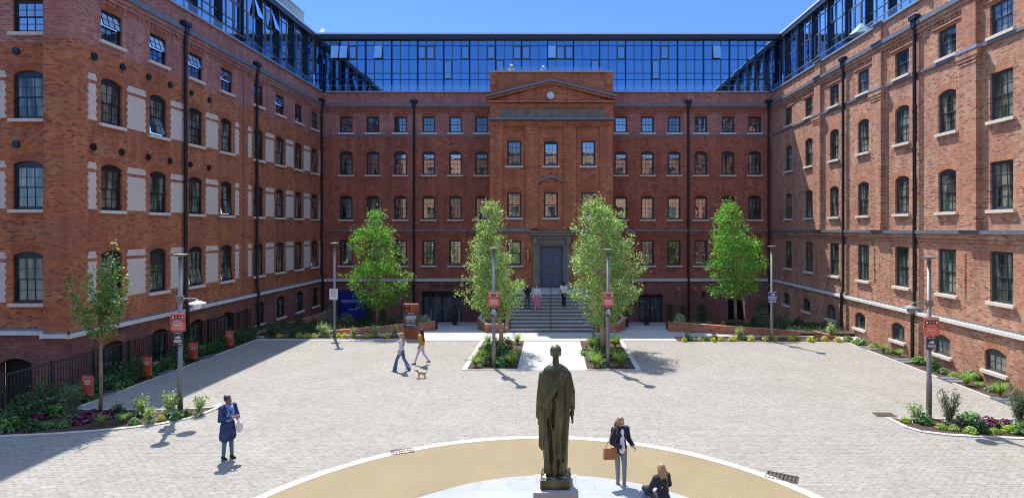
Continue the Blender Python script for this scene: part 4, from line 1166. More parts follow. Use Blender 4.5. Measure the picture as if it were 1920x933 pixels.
# corten totem
b = gp(772, 637, 0); b.y = 33.7; b.x = xat(771, 33.7)
tot = thing('totem_sign', 'rust-brown steel totem sign with a black H and a charcoal information panel', 'sign', b, R(-3))
zt = zat(569, 33.7); wT = .82
m = MB(); m.box(-wT/2, wT/2, -.15, .15, 0, zt); m.build('totem_body', M['corten'], tot)
link('lettering', text_mesh('H', .56, M['dark_room'], 'CENTER', .012), tot, (-wT*.24, -.165, zt-.27))
m = MB(); z1, z0 = zat(584, 33.7), zat(613, 33.7); m.box(-.36, .48, -.19, -.155, z0, z1); pn = m.build('information_panel', M['dark_sign'], tot)
lines(pn, [(-.12, .22, z1-.07, .035), (-.22, .36, z1-.20, .03), (-.26, .34, z1-.30, .07), (-.26, .3, z1-.41, .05), (-.22, .3, z1-.52, .025), (-.22, .24, z1-.60, .02), (-.22, .3, z1-.74, .035), (.25, .42, z0+.04, .025)], M['white'], -.197)
# blue hoarding
x0, x1 = xat(634, YW-.3), xat(689, YW-.3)
ho = thing('hoarding', 'dark blue hoarding panel lettered RESIDENTS\' FACILITIES against the back wall', 'sign', ((x0+x1)/2, YW-.35, -.85))
m = MB(); m.box(-(x1-x0)/2, (x1-x0)/2, -.04, .04, .0, zat(543, YW)+.85); m.build('panel', M['hoarding'], ho)
lt = text_mesh("RESIDENTS' FACILITIES", .235, plain('sign_lettering', (.42,.56,.75), .5), 'CENTER')
lt.transform(Matrix.Scale(1.45, 4, (0,0,1))); lt.transform(Matrix.Scale(.80, 4, (1,0,0)))
link('lettering', lt, ho, (.05, -.05, zat(563.5, YW)+.85))
lines(ho, [(-.35, .4, zat(578.5, YW)+.85, .05)], plain('pale_print', (.45,.6,.75)), -.05)

# door posts
for px, lab in ((853, 'dark entry post in front of the left glazed doors'), (1212, 'dark entry post in front of the right glazed doors')):
    Y = 45.2; t = thing('entry_post', lab, 'post', (xat(px, Y), Y, gz(Y)))
    m = MB(); m.box(-.17, .17, -.12, .12, 0, 1.15); m.prism_y([(-.17,1.15),(.17,1.15),(.17,1.3),(-.17,1.22)], -.12, .12); m.build('post', M['black'], t)
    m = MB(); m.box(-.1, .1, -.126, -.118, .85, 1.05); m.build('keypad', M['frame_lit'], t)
for px, lab in ((861, 'thin steel bollard beside the left entry post'), (808, 'thin steel pole beside the left glazed doors')):
    Y = 45.0; t = thing('steel_bollard', lab, 'bollard', (xat(px, Y), Y, gz(Y)))
    m = MB(); m.tube([(0,0,0),(0,0,1.25),(0,0,1.27)], [.04,.04,.03], 10); m.build('shaft', M['steel'], t)
    m = MB(); m.tube([(0,0,0),(0,0,.02)], .08, 10); m.build('base_plate', M['steel'], t)
# dark gate leaf right of steps
t = thing('metal_gate', 'dark leaning metal gate leaf beside the right brick planter', 'gate', (xat(1172, 41.5), 41.5, gz(41.5)), R(35))
m = MB(); m.prism_y([(-.3,0),(.3,0),(.15,1.5),(-.15,1.5)], -.04, .04); m.build('leaf', M['black'], t)
m = MB(); m.box(-.03, .03, -.07, -.04, .6, .9); m.build('handle', M['steel'], t)

# drains
def drain(px, py, rot, label, w=.62, d=.32):
    p = gp(px, py); t = thing('drain_grate', label, 'drain', (p.x, p.y, 0), R(rot), 'cast iron drain grates in the paving')
    m = MB(); m.box(-w/2, w/2, -d/2, d/2, .004, .010); m.build('pit', M['dark_room'], t)
    m = MB(); r_ = plain('rusty_iron', (.13,.085,.06), .8)
    for k in range(9): x = -w/2+k*w/8; m.box(x-.010, x+.010, -d/2, d/2, .011, .022)
    for y in (-d/2, 0, d/2): m.box(-w/2, w/2, y-.012, y+.012, .0115, .021)
    m.build('bars', r_, t)
drain(754, 846, 20, 'iron drain grate on the left outside the tan gravel circle')
drain(1466, 894, -30, 'iron drain grate on the right outside the tan gravel circle', .75, .42)
drain(1658, 777, -4, 'iron drain grate at the tip of the right front bed', .62, .4)
drain(403, 765, 10, 'iron drain grate at the tip of the left front bed', .62, .35)
# slate slabs let into the side beds
for (px, py, bed) in ((197, 738, 'left'), (303, 699, 'left'), (380, 671, 'left'), (1629, 653, 'right'), (1697, 677, 'right'), (1786, 713, 'right'), (1892, 753, 'right')):
    p = gp(px, py); t = thing('slate_slab', 'grey slab set in the %s bed, %s' % (bed, {197:'nearest the viewer of the three',303:'middle of the three',380:'farthest of the three',1629:'farthest of the four',1697:'second farthest of the four',1786:'second nearest of the four',1892:'nearest of the four'}[px]), 'paving slab', (p.x, p.y, 0), 0, 'slabs set in the beds')
    m = MB(); m.box(-.36, .36, -.45, .45, .0, .055); m.build('slab', M['slab'], t)
    m = MB()
    for k in (-1, 1): m.box(-.37, .37, k*.02-.008+.0, k*.02+.008, .056, .062)
    m.build('joint', M['black'], t)

# =================================================================== TREES
def tree(label, base, prof, nclus, nper, size, leaf, bark, seed, trunk_r=.10, sig=.24, lean=(0,0), limbs=26, name='tree', bare=None, trunks=1):
    """prof: list of (z, radius, dx) describing the crown outline"""
    rn = random.Random(seed)
    t = thing(name, label, 'tree', base)
    zs = [p[0] for p in prof]; z0, z1 = zs[0], zs[-1]
    def at(z):
        for (a, b) in zip(prof, prof[1:]):
            if a[0] <= z <= b[0]:
                f = (z-a[0])/(b[0]-a[0]); return a[1]+(b[1]-a[1])*f, a[2]+(b[2]-a[2])*f
        return 0, prof[-1][2]
    cent = []
    lump = [rn.uniform(0, 6.28) for _ in range(6)]
    def outline(th, z): return 1 + .18*math.sin(3*th+lump[0]+z*1.3) + .15*math.sin(5*th+lump[1]-z*2.6) + .12*math.sin(3.6*z+lump[2])
    tries = 0
    while len(cent) < nclus and tries < nclus*40:
        tries += 1
        z = rn.uniform(z0, z1); r, dx = at(z)
        if rn.random() > (r/max(p[1] for p in prof))**1.2+.08: continue
        th = rn.uniform(0, 6.28); rr = r*outline(th, z)*math.sqrt(rn.uniform(.05, 1))
        cent.append((Vector((dx+rr*math.cos(th), rr*math.sin(th), z)), rn.uniform(.65, 1.25)))
    for _ in range(int(nclus*.16)):
        z = rn.uniform(z0+.1, z1); r, dx = at(z); th = rn.uniform(0, 6.28); rr = r*rn.uniform(1.02, 1.28)
        cent.append((Vector((dx+rr*math.cos(th), rr*math.sin(th), z+rn.uniform(-.05,.2))), rn.uniform(.45, .7)))
    m = MB(); leaf_cloud(m, cent, sig, nper, size, rn, lambda p: p.z > z0-.25, .55)
    m.build('crown', M[leaf], t)
    m = MB(); top = z1-.35*(z1-z0)*.4
    for q in range(trunks):
        ox = (q-(trunks-1)/2)*.24
        pts = []; rad = []
        for k in range(9):
            f = k/8; z = f*top; r, dx = at(max(z, z0)) if z > z0 else (0, prof[0][2]*f)
            pts.append((ox*(1-f*.3)+dx*min(1, f*1.2)+.03*math.sin(k*1.9+seed), .03*math.cos(k*1.3+seed), z)); rad.append(trunk_r*(1-f*.85)+.012)
        m.tube(pts, rad, 9)
    m.build('trunk', M[bark], t, smooth=True)
    m = MB(); cs_ = sorted(cent, key=lambda c: -c[1])[:limbs]
    for c, _s in cs_:
        zb = max(z0-.3 if z0 > .5 else .3, c.z - (c.to_2d().length*.9+.3)); zb = min(zb, top*.95)
        r, dx = at(max(zb, z0)); a = Vector((dx, 0, zb)); mid = a.lerp(c, .55)+Vector((0,0,-.08))
        rr = max(.012, trunk_r*.32*(1-zb/(z1+.5)))
        m.tube([a, mid, c], [rr, rr*.65, .007], 5)
    m.build('limbs', M[bark], t)
    return t
p = gp(188, 775)
def sc(pr, k): return [(z, r*k, dx) for z, r, dx in pr]
rn = random.Random(31); t = thing('tree', 'slender young tree with a sparse vase-shaped green crown in the left front bed', 'tree', p)
tips = [(-1.12,.1,4.55),(-.8,-.3,4.2),(-.55,.3,4.75),(-.25,-.2,4.6),(.05,.2,4.5),(.42,-.1,4.75),(.35,.25,5.15),(.62,.1,4.3),(.78,-.25,3.95),(.45,0,5.75),(.2,-.2,5.1),(-.3,.35,4.1),(.5,.35,3.7),(.1,-.4,3.9),(-.55,-.45,3.7),(.7,.2,4.6)]
bm_ = MB(); cents = []
for (x, y, z) in tips:
    a = Vector((.03, 0, 2.35+rn.uniform(0, .9) if z > 4 else 2.4)); tip = Vector((x, y, z)); a.z = min(a.z, z-.6); mid = a.lerp(tip, .5)+Vector((x*.06, y*.06, -.10))
    bm_.tube([a, mid, tip], [.022, .014, .005], 5)
    for f in [.28+.09*k for k in range(9)]:
        q = a.lerp(mid, f*2) if f < .5 else mid.lerp(tip, f*2-1)
        cents.append((q+Vector((rn.gauss(0,.05), rn.gauss(0,.05), rn.gauss(0,.04))), rn.uniform(.7, 1.15)))
m = MB(); leaf_cloud(m, cents, .105, 17, .115, rn, None, .6); m.build('crown', M['leaf_young'], t)
m = MB(); m.tube([(0,0,0),(.03,0,1.0),(.0,.02,2.0),(.04,0,3.0),(.2,0,4.2),(.42,0,5.5)], [.06,.052,.045,.036,.022,.006], 9); m.build('trunk', M['bark'], t, smooth=True)
bm_.build('limbs', M['bark'], t)
tree('bright green open tree behind the brick planter wall left of the steps', Vector((xat(707,37.2), 37.2, .3)),
     sc([(1.15,.9,.1),(1.7,1.8,0),(2.8,2.1,-.1),(4.0,1.85,-.1),(5.0,1.5,-.1),(5.8,1.1,0),(6.5,.75,.1),(7.1,.25,-.1)], .92), 175, 46, .13, 'leaf_bright', 'bark', 5, .10, .20, limbs=40)
tree('silvery green conical tree in the square bed left of the central path', Vector((xat(939,30.7), 30.7, 0)),
     sc([(1.7,.6,-.25),(2.2,1.35,-.3),(3.0,1.75,-.35),(3.8,1.6,-.45),(4.6,1.3,-.55),(5.6,.95,-.6),(6.5,.75,-.6),(7.2,.55,-.55),(7.8,.2,-.5)], .86), 260, 50, .105, 'leaf_silver', 'bark_pale', 6, .11, .165, limbs=40)
tree('dense silvery green egg-shaped tree in the square bed right of the central path', Vector((xat(1134,30.5), 30.5, 0)),
     sc([(1.35,.6,-.0),(1.9,1.25,-.0),(2.8,1.85,-.0),(3.8,1.95,.0),(5.0,1.75,-.05),(6.1,1.5,-.1),(6.8,1.2,-.25),(7.4,.75,-.4),(7.85,.3,-.4)], .86), 400, 54, .105, 'leaf_silver', 'bark_pale', 7, .13, .17, limbs=40, trunks=2)
tree('bright green full tree behind the brick planter wall right of the steps', Vector((xat(1379,37.2), 37.2, .3)),
     sc([(1.75,1.0,0),(2.1,1.85,-.0),(2.8,1.75,.1),(4.0,1.7,.05),(5.0,1.55,-.0),(5.8,1.1,-.25),(6.8,.8,-.4),(7.55,.3,-.3)], .92), 200, 50, .13, 'leaf_bright', 'bark', 8, .10, .20, limbs=40)

# =================================================================== PLANTS
PM = {}
def plant_mesh(kind, v):
    key = (kind, v)
    if key in PM: return PM[key]
    rn = random.Random(hash(kind) % 1000 if False else sum(map(ord, kind))*7+v); m = MB(); mats = None
    def mound(r, h, n, size, asp=.6, up=.6):
        for _ in range(n):
            d = Vector((rn.gauss(0,1), rn.gauss(0,1), abs(rn.gauss(0,1)))).normalized()*rn.uniform(.55, 1.05)
            p = Vector((d.x*r, d.y*r, .03+d.z*h)); leafquad(m, p, d+Vector((rn.gauss(0,.4), rn.gauss(0,.4), up)), size*rn.uniform(.7,1.3), asp, rn)
    def sprays(n, h, spread, per, size, asp=.4):
        for _ in range(n):
            th = rn.uniform(0, 6.28); sp = rn.uniform(.2, 1)*spread; hh = h*rn.uniform(.65, 1.05)
            tip = Vector((sp*math.cos(th), sp*math.sin(th), hh)); m.tube([(0,0,0), tip*.5+Vector((0,0,.03)), tip], [.008,.006,.003], 4)
            for k in range(per):
                f = rn.uniform(.25, 1); p = tip*f+Vector((rn.gauss(0,.045), rn.gauss(0,.045), rn.gauss(0,.03)))
                leafquad(m, p, Vector((rn.gauss(0,.6), rn.gauss(0,.6), .6)), size*rn.uniform(.7,1.3), asp, rn)
    def blades(n, h, spread, w):
        for _ in range(n):
            th = rn.uniform(0, 6.28); sp = rn.uniform(.3, 1)*spread; hh = h*rn.uniform(.6, 1.0)
            dx, dy = math.cos(th), math.sin(th); s2 = Vector((-dy, dx, 0))*w/2
            pts = [Vector((dx*sp*f, dy*sp*f, hh*math.sin(f*2.1)/.97)) for f in (.03, .35, .7, 1.0)]
            for i in range(3):
                a = 1-i/3; b = 1-(i+1)/3
                m.quad(pts[i]-s2*a, pts[i]+s2*a, pts[i+1]+s2*max(b,.1), pts[i+1]-s2*max(b,.1))
    if kind == 'low': mound(.20, .20, 130, .085); mat = 'leaf_mid'
    elif kind == 'lime': mound(.19, .17, 120, .07); mat = 'leaf_lime'
    elif kind == 'yellow': mound(.20, .24, 130, .085); sprays(6, .3, .15, 8, .07); mat = 'leaf_yellow'
    elif kind == 'leafy': mound(.26, .26, 120, .14, .5, .8); mat = 'leaf_mid'
    elif kind == 'variegated': sprays(16, .62, .30, 16, .105, .45); mound(.22, .2, 60, .1); mat = 'leaf_var'
    elif kind == 'purple': mound(.24, .20, 120, .12, .8); mat = 'leaf_purple'
    elif kind == 'grassy': blades(130, .36, .36, .018); mat = 'leaf_grass'
    elif kind == 'upright': sprays(34, .95, .34, 26, .075, .35); mound(.2, .2, 60, .08); mat = 'leaf_grey'
    elif kind == 'dark': mound(.30, .32, 200, .11, .55); sprays(10, .5, .25, 12, .09); mat = 'leaf_dark'
    elif kind == 'round': mound(.5, .75, 900, .09, .6, .4); mound(.38, .6, 400, .09, .6, .4); mat = 'leaf_grey'
    elif kind == 'ball': mound(.42, .62, 800, .075, .6, .4); mound(.3, .5, 300, .08, .6, .4); mat = 'leaf_var'
    elif kind == 'climber':
        for _ in range(420):
            p = Vector((rn.gauss(0,.24), rn.gauss(0,.06), rn.uniform(.05, 1.45))); leafquad(m, p, Vector((rn.gauss(0,.5), -1, rn.gauss(0,.5)+.4)), .11*rn.uniform(.7,1.3), .6, rn)
        mat = 'leaf_dark'
    PM[key] = m.mesh('plant', M[mat]); return PM[key]
PK = {'low': ('green_plant', 'low mid-green plant'), 'lime': ('green_plant', 'small lime-green mound'), 'yellow': ('yellow_plant', 'yellow-leaved small plant'), 'leafy': ('leafy_plant', 'broad-leaved green plant'),
      'variegated': ('variegated_shrub', 'cream-variegated upright shrub'), 'purple': ('purple_plant', 'dark purple-leaved plant'), 'grassy': ('ornamental_grass', 'arching grassy tuft'), 'upright': ('upright_shrub', 'upright feathery grey-green shrub'),
      'dark': ('dark_shrub', 'dark green leafy shrub'), 'round': ('round_shrub', 'large rounded grey-green shrub'), 'ball': ('round_shrub', 'pale variegated ball-shaped shrub'), 'climber': ('climbing_vine', 'dark climbing plant')}
BEDS = {}
def plants(bed, items, z=.02, where=None):
    """items: (photo x, photo y of the foot, kind, scale)"""
    by = {}
    for it in items: by.setdefault(it[2], []).append(it)
    for kind, lst in by.items():
        lst.sort(key=lambda i: i[0])
        for n_, (px, py, kd, sc) in enumerate(lst):
            p = gp(px, py, z) if where is None else where(px, py)
            nm, desc = PK[kind]
            od = ['leftmost', 'second', 'third', 'fourth', 'fifth', 'sixth', 'seventh', 'eighth', 'ninth', 'tenth', 'eleventh', 'twelfth', 'thirteenth']
            if len(lst) == 1: lab = f'{desc} in {bed}'
            elif n_ == 0: lab = f'leftmost {desc} in {bed}'
            elif n_ == len(lst)-1: lab = f'rightmost {desc} in {bed}'
            else: lab = f'{od[n_]} {desc} from the left in {bed}'
            o = link(nm, plant_mesh(kind, n_ % 3), None, p, rnd.uniform(0, 6.28))
            s_ = sc*rnd.uniform(.92, 1.1)*(1.28 if 'square' in bed else 1.0); o.scale = (s_, s_, s_*rnd.uniform(.92, 1.08))
            tag(o, lab, 'plant', f'{desc}s in {bed}' if len(lst) > 1 else None)
plants('the left front bed', [(18,806,'leafy',1.4),(60,806,'dark',.8),(88,802,'low',1.1),(121,799,'low',1.1),(134,784,'upright',1.0),(105,778,'leafy',1.2),(152,792,'purple',1.4),(168,782,'purple',1.2),(205,782,'purple',1.1),(190,797,'grassy',.9),(230,792,'grassy',.9),(222,776,'dark',.8),
    (267,778,'variegated',1.1),(282,793,'variegated',.8),(252,795,'low',1.0),(320,776,'variegated',1.35),(302,788,'yellow',.7),(330,786,'leafy',.8),(371,777,'variegated',1.0),(350,780,'dark',.6),(40,790,'dark',1.0),(75,786,'purple',1.1)])
plants('the bed under the hedge', [(166,750,'leafy',1.0),(219,730,'leafy',1.1),(234,722,'leafy',1.0),(251,712,'low',1.2),(279,707,'low',1.1),(294,694,'low',1.1),(322,690,'low',1.2),(340,683,'yellow',.8),(431,646,'low',1.1),(405,657,'low',1.0),(455,640,'dark',.9)])
plants('the square bed left of the path', [(915,645,'grassy',1.2),(970,644,'grassy',1.2),(901,676,'grassy',1.2),(892,687,'grassy',1.2),(959,685,'grassy',1.3),(918,653,'leafy',1.1),(950,644,'leafy',1.1),(943,660,'leafy',1.1),(967,663,'lime',1.1),(937,672,'dark',1.0),(918,684,'dark',1.0),(941,685,'leafy',1.1),(930,648,'dark',.8),(909,661,'leafy',1.1),(953,653,'purple',.8),(960,668,'lime',1.1),(927,664,'leafy',1.0)])
plants('the square bed right of the path', [(1110,655,'grassy',1.3),(1153,650,'grassy',1.3),(1108,676,'grassy',1.2),(1116,688,'grassy',1.3),(1162,686,'grassy',1.5),(1112,643,'dark',.9),(1122,642,'dark',.9),(1153,642,'dark',.8),(1101,664,'leafy',1.0),(1116,665,'leafy',1.1),(1131,673,'dark',1.0),(1157,664,'purple',.9),(1149,672,'leafy',1.1),(1126,653,'dark',.9),(1146,658,'lime',1.0),(1167,672,'leafy',.9),(1133,686,'leafy',.9)])
plants('the far left bed', [(508,632,'dark',1.3),(522,632,'yellow',.9),(538,632,'low',1.0),(549,631,'dark',.9),(561,632,'yellow',1.0),(576,633,'yellow',1.1),(588,633,'yellow',1.0),(605,630,'variegated',1.3),(614,632,'variegated',.8),(634,632,'yellow',.9),(647,633,'yellow',1.0),(664,632,'variegated',1.0),(689,633,'yellow',1.1),(701,631,'variegated',1.2),(725,633,'yellow',1.1),(740,631,'variegated',1.2)])
plants('the far right bed', [(1283,640,'yellow',.9),(1290,638,'dark',1.0),(1303,639,'low',.8),(1312,639,'yellow',.8),(1325,638,'low',1.1),(1338,640,'yellow',.9),(1338,636,'dark',.9),(1352,639,'yellow',1.0),(1374,639,'yellow',1.3),(1388,635,'variegated',1.1),(1394,637,'low',1.1),(1409,639,'yellow',1.2),(1435,639,'yellow',1.0),(1454,639,'yellow',.9),(1484,639,'yellow',1.1),(1489,636,'low',1.2),(1520,640,'yellow',1.1),(1534,639,'low',.8),(1546,639,'yellow',1.1),(1558,634,'variegated',1.4),(1571,640,'yellow',1.2)])
plants('the bed along the right wing', [(1590,640,'leafy',1.1),(1600,643,'yellow',.7),(1613,646,'leafy',1.2),(1634,652,'yellow',.9),(1640,650,'leafy',1.0),(1656,660,'grassy',1.2),(1672,663,'leafy',1.1),(1686,668,'grassy',1.2),(1724,682,'leafy',1.3),(1752,693,'dark',1.1),(1768,700,'leafy',.9),(1787,706,'lime',1.1),(1812,722,'grassy',1.5),(1822,710,'leafy',1.2),(1837,722,'lime',1.0),(1875,742,'grassy',1.6),(1858,733,'low',1.0)])
plants('the right front bed', [(1698,791,'lime',1.0),(1716,790,'variegated',.9),(1733,793,'leafy',1.0),(1780,795,'upright',1.15),(1765,803,'lime',.9),(1789,806,'lime',.9),(1801,794,'dark',.7),(1822,792,'leafy',1.3),(1854,799,'purple',1.4),(1820,812,'lime',1.1),(1838,808,'dark',.9),(1874,801,'lime',1.0),(1867,811,'lime',.9),(1892,811,'lime',1.1),(1911,795,'upright',1.2),(1912,810,'leafy',1.3),(1884,793,'purple',.7)])
rg = random.Random(77)
for lab_, poly in (('low green ground cover filling the raised bed left of the steps', ((-18.3,34.9),(-13.2,34.9),(-7.6,37.0),(-7.8,38.6),(-18.3,37.6))), ('low green ground cover filling the raised bed right of the steps', ((7.5,36.7),(14.5,34.9),(17.6,34.8),(17.6,38.0),(7.8,38.2)))):
    m = MB(); xs_ = [p_[0] for p_ in poly]; ys_ = [p_[1] for p_ in poly]
    def inside(x, y):
        c_ = False
        for (xa, ya_), (xb, yb_2) in zip(poly, poly[1:]+poly[:1]):
            if (ya_ > y) != (yb_2 > y) and x < (xb-xa)*(y-ya_)/(yb_2-ya_)+xa: c_ = not c_
        return c_
    for _ in range(420):
        x, y = rg.uniform(min(xs_), max(xs_)), rg.uniform(min(ys_), max(ys_))
        if inside(x, y): leaf_cloud(m, [(Vector((x, y, .22)), rg.uniform(.6, 1.3))], .13, 26, .085, rg, None, .7)
    tag(m.build('ground_cover', M['leaf_dark']), lab_, 'ground cover', None, 'stuff')
def raised(px, py):
    Y = 37.6; return Vector((xat(px, Y), Y, .15))
plants('the raised bed left of the steps', [(617,603,'round',1.35),(650,604,'round',.95),(797,600,'ball',.95),(560,612,'dark',1.4),(645,608,'lime',1.3),(680,606,'dark',1.1),(735,606,'dark',1.0),(590,608,'dark',1.2),(765,604,'dark',1.0)], where=raised)
plants('the raised bed right of the steps', [(1275,600,'ball',1.1),(1430,604,'round',1.35),(1466,608,'round',1.15),(1305,604,'low',1.5),(1330,605,'lime',1.2),(1356,606,'yellow',1.0),(1400,607,'yellow',1.0),(1415,606,'dark',1.3),(1498,608,'dark',1.4),(1375,606,'low',1.2)], where=raised)
plants('front of the back wall', [(693,600,'climber',1.1),(716,600,'climber',.9),(760,600,'climber',1.0),(1280,600,'climber',.9),(1256,600,'climber',.9),(1316,600,'climber',1.0),(1427,600,'climber',1.0)], where=lambda px, py: Vector((xat(px, 47.3), 47.3, -1.25)))
plants('the brick planters by the steps', [(925,0,'dark',1.2),(937,0,'leafy',1.4),(1130,0,'dark',1.2),(1143,0,'leafy',1.4)], where=lambda px, py: Vector((xat(px, 39), 39.2, .40)))

# =================================================================== STATUE
stat = thing('statue', 'green-brown bronze statue of a draped robed figure seen from behind on a white pedestal', 'statue', (xat(1042, 10.4), 10.4, 0))
PB = 1.80
m = MB(); m.box(-.35, .35, -.35, .35, .3, PB-.12); m.box(-.385, .385, -.385, .385, PB-.118, PB); m.build('pedestal', M['ringstone'], stat)
m = MB()
m.prism([(-.27,-.27),(.25,-.27),(.27,.27),(-.25,.27)], PB+.002, PB+.17)
for k in range(7): 
    a = k*.9; m.ell((.16*math.cos(a), .16*math.sin(a)+.0, PB+.15), (.12,.10,.06))
stat_base = remesh(m, .018, 'bronze_base', M['bronze'], 1); link('bronze_base', stat_base, stat)
m = MB()
z0 = 0.0
# robe: stacked rings with long folds (figure faces away from the viewer, +y)
prof = [(.00,.20,.19,.00),(.10,.205,.20,.0),(.25,.215,.195,.0),(.45,.235,.195,-.01),(.65,.255,.20,-.015),(.85,.27,.205,-.02),(1.05,.285,.21,-.02),(1.25,.29,.21,-.015),(1.45,.29,.205,-.01),(1.65,.285,.20,.0),(1.82,.28,.185,.01),(1.93,.27,.165,.01),(2.01,.235,.135,.0),(2.07,.16,.10,.0),(2.10,.09,.075,.0)]
NSEG = 120; rings_ = []
def lerp_prof(z):
    for a, b in zip(prof, prof[1:]):
        if a[0] <= z <= b[0]:
            f = (z-a[0])/(b[0]-a[0]); return [a[i]+(b[i]-a[i])*f for i in (1, 2, 3)]
    return prof[-1][1:]
NZ = 90; vs = []; fs = []
for iz in range(NZ+1):
    z = 2.10*iz/NZ; a_, b_, dx = lerp_prof(z)
    amt = max(0, min(1, (2.0-z)/.5))*.9+.05
    for k in range(NSEG):
        th = 2*math.pi*k/NSEG
        x, y = math.cos(th), math.sin(th)
        # long hanging folds, leaning from the right shoulder to the left hip
        ph = x*9.5 + (z-1.1)*(-2.1 if y < 0 else .6)
        fo = .030*math.sin(ph) + .018*math.sin(ph*2.3+1.1) + .012*math.sin(x*23+z*1.4)
        fo *= amt
        # deep hollow under the swag at the back, left of centre
        d = x*.55+.28 - (z-1.0)*.42
        fo -= .045*math.exp(-(d*6)**2)*(1 if y < 0 else .3)*amt*max(0, min(1, (z-.5)*2))
        d2 = x*.5-.05+(z-.55)*.22
        fo -= .025*math.exp(-(d2*9)**2)*(1 if y < 0 else 0)*max(0, min(1, (1.2-z)))
        # cloak edge on the left with a free hanging corner
        if x < -.3 and z > .48: fo += .055*(-x-.3)*math.exp(-((z-.62)/.22)**2)*1.8
        vs.append((dx+x*(a_+fo), y*(b_+fo), z0+z))
for iz in range(NZ):
    for k in range(NSEG): fs.append((iz*NSEG+k, iz*NSEG+(k+1) % NSEG, (iz+1)*NSEG+(k+1) % NSEG, (iz+1)*NSEG+k))
fs += [tuple(range(NSEG))[::-1], tuple(range(NZ*NSEG, (NZ+1)*NSEG))]
m.add(vs, fs)
# band of cloth over the right shoulder and across the back
pts = [(.20,-.10,2.02),(.10,-.165,1.90),(-.04,-.20,1.72),(-.16,-.205,1.52),(-.25,-.15,1.34)]
m.tube([(p[0], p[1], z0+p[2]) for p in pts], [.035,.05,.05,.045,.04], 8)
m.tube([(p[0]+.05, p[1]-.01, z0+p[2]-.03) for p in pts], [.03,.035,.04,.035,.03], 8)
for (xa, za, xb, zb_) in ((.16,1.95,.05,.35),(.06,1.75,-.05,.2),(-.02,1.55,.12,.15),(.2,1.5,.17,.3),(-.13,1.3,-.02,.25),(-.2,1.2,-.14,.3)):
    m.tube([(xa, -.17, z0+za), ((xa+xb)/2+.02, -.215, z0+(za+zb_)/2), (xb, -.20, z0+zb_)], [.012,.026,.018], 7)
# hanging cloak corner on the left, arm under the cloak, right forearm
m.cone((-.25,.02,z0+1.88), (-.30,.02,z0+1.45), .085, .085); m.cone((-.30,.02,z0+1.45), (-.30,.10,z0+1.10), .085, .10)
m.prism_y([(-.335,z0+.56),(-.27,z0+.48),(-.16,z0+.66),(-.20,z0+1.3),(-.335,z0+1.25)], -.09, .06)
m.prism_y([(-.36,z0+.95),(-.30,z0+.90),(-.24,z0+1.3),(-.32,z0+1.5)], .02, .12)
m.cone((.235,.0,z0+1.90), (.315,.0,z0+1.55), .075, .072); m.cone((.315,.0,z0+1.55), (.335,.05,z0+1.25), .07, .05)
m.cone((.335,.05,z0+1.25), (.325,.08,z0+1.12), .04, .045)
for k in range(4): m.cone((.31+.012*k,.07+.01*k,z0+1.12), (.315+.01*k,.09+.012*k,z0+1.00), .016, .011, 6)
m.cone((.30,.10,z0+1.14), (.29,.14,z0+1.06), .016, .012, 6)
m.cone((.33,.10,z0+1.12), (.33,.02,z0+.98), .022, .022)
# feet at the hem
for s_ in (-1, 1): m.ell((s_*.10, .16, z0+.03), (.06,.13,.05))
# neck, head and hair knot
m.cone((0,.0,z0+2.05), (0,.02,z0+2.20), .070, .062)
m.ell((0,.035,z0+2.305), (.088,.105,.125)); m.ell((0,.10,z0+2.26), (.06,.055,.08)); m.ell((0,.145,z0+2.28), (.018,.03,.03))
m.ell((0,.0,z0+2.35), (.105,.115,.105))
for s_ in (-1, 1): m.ell((s_*.095,.03,z0+2.28), (.016,.03,.038))
for k in range(60):
    a = k*2.4; e = 1-(k+.5)/60*1.15; q = math.sqrt(max(0, 1-e*e)); m.ell((.104*q*math.cos(a), .002+.112*q*math.sin(a), z0+2.345+.108*e), (.017,.017,.014), 8, 5)
m.ell((0,-.105,z0+2.30), (.062,.045,.045)); m.ell((.03,-.11,z0+2.285), (.03,.03,.03)); m.ell((-.03,-.11,z0+2.285), (.03,.03,.03))
FZ = .935
m.v = [(p[0]*.90, p[1]*.92, PB+.15+p[2]*FZ) for p in m.v]
link('figure', remesh(m, .011, 'figure', M['bronze'], 1), stat)

# =================================================================== PEOPLE
def V(*a): return Vector(a)
def hand(mb, wrist, elbow, fwd, side, curl=.5, s=1.0):
    """palm, four unequal bent fingers and a thumb; fwd points from the wrist to the fingertips"""
    d = (V(*wrist)-V(*elbow)).normalized() if fwd is None else V(*fwd).normalized()
    w = V(*wrist); sd = V(*side); sd = (sd - d*sd.dot(d)).normalized(); nm = d.cross(sd).normalized()
    mb.cone(w, w+d*.075*s, .026*s, .030*s, 8); mb.cone(w+d*.06*s-sd*.022*s, w+d*.06*s+sd*.022*s, .02*s, .02*s, 8)
    for k, L in enumerate((.062, .074, .070, .054)):
        o = w+d*.082*s+sd*(.030-.020*k)*s; b_ = o+(d*math.cos(curl*.6)+nm*math.sin(curl*.6))*L*.55*s; c = b_+(d*math.cos(curl*1.5)+nm*math.sin(curl*1.5))*L*.5*s
        mb.cone(o, b_, .0098*s, .0090*s, 6); mb.cone(b_, c, .0090*s, .0078*s, 6)
    o = w+d*.03*s+sd*.026*s; b_ = o+(d*.6+sd*.7+nm*.2).normalized()*.045*s; mb.cone(o, b_, .013*s, .011*s, 6); mb.cone(b_, b_+(d*.9+sd*.2+nm*.3).normalized()*.032*s, .011*s, .009*s, 6)

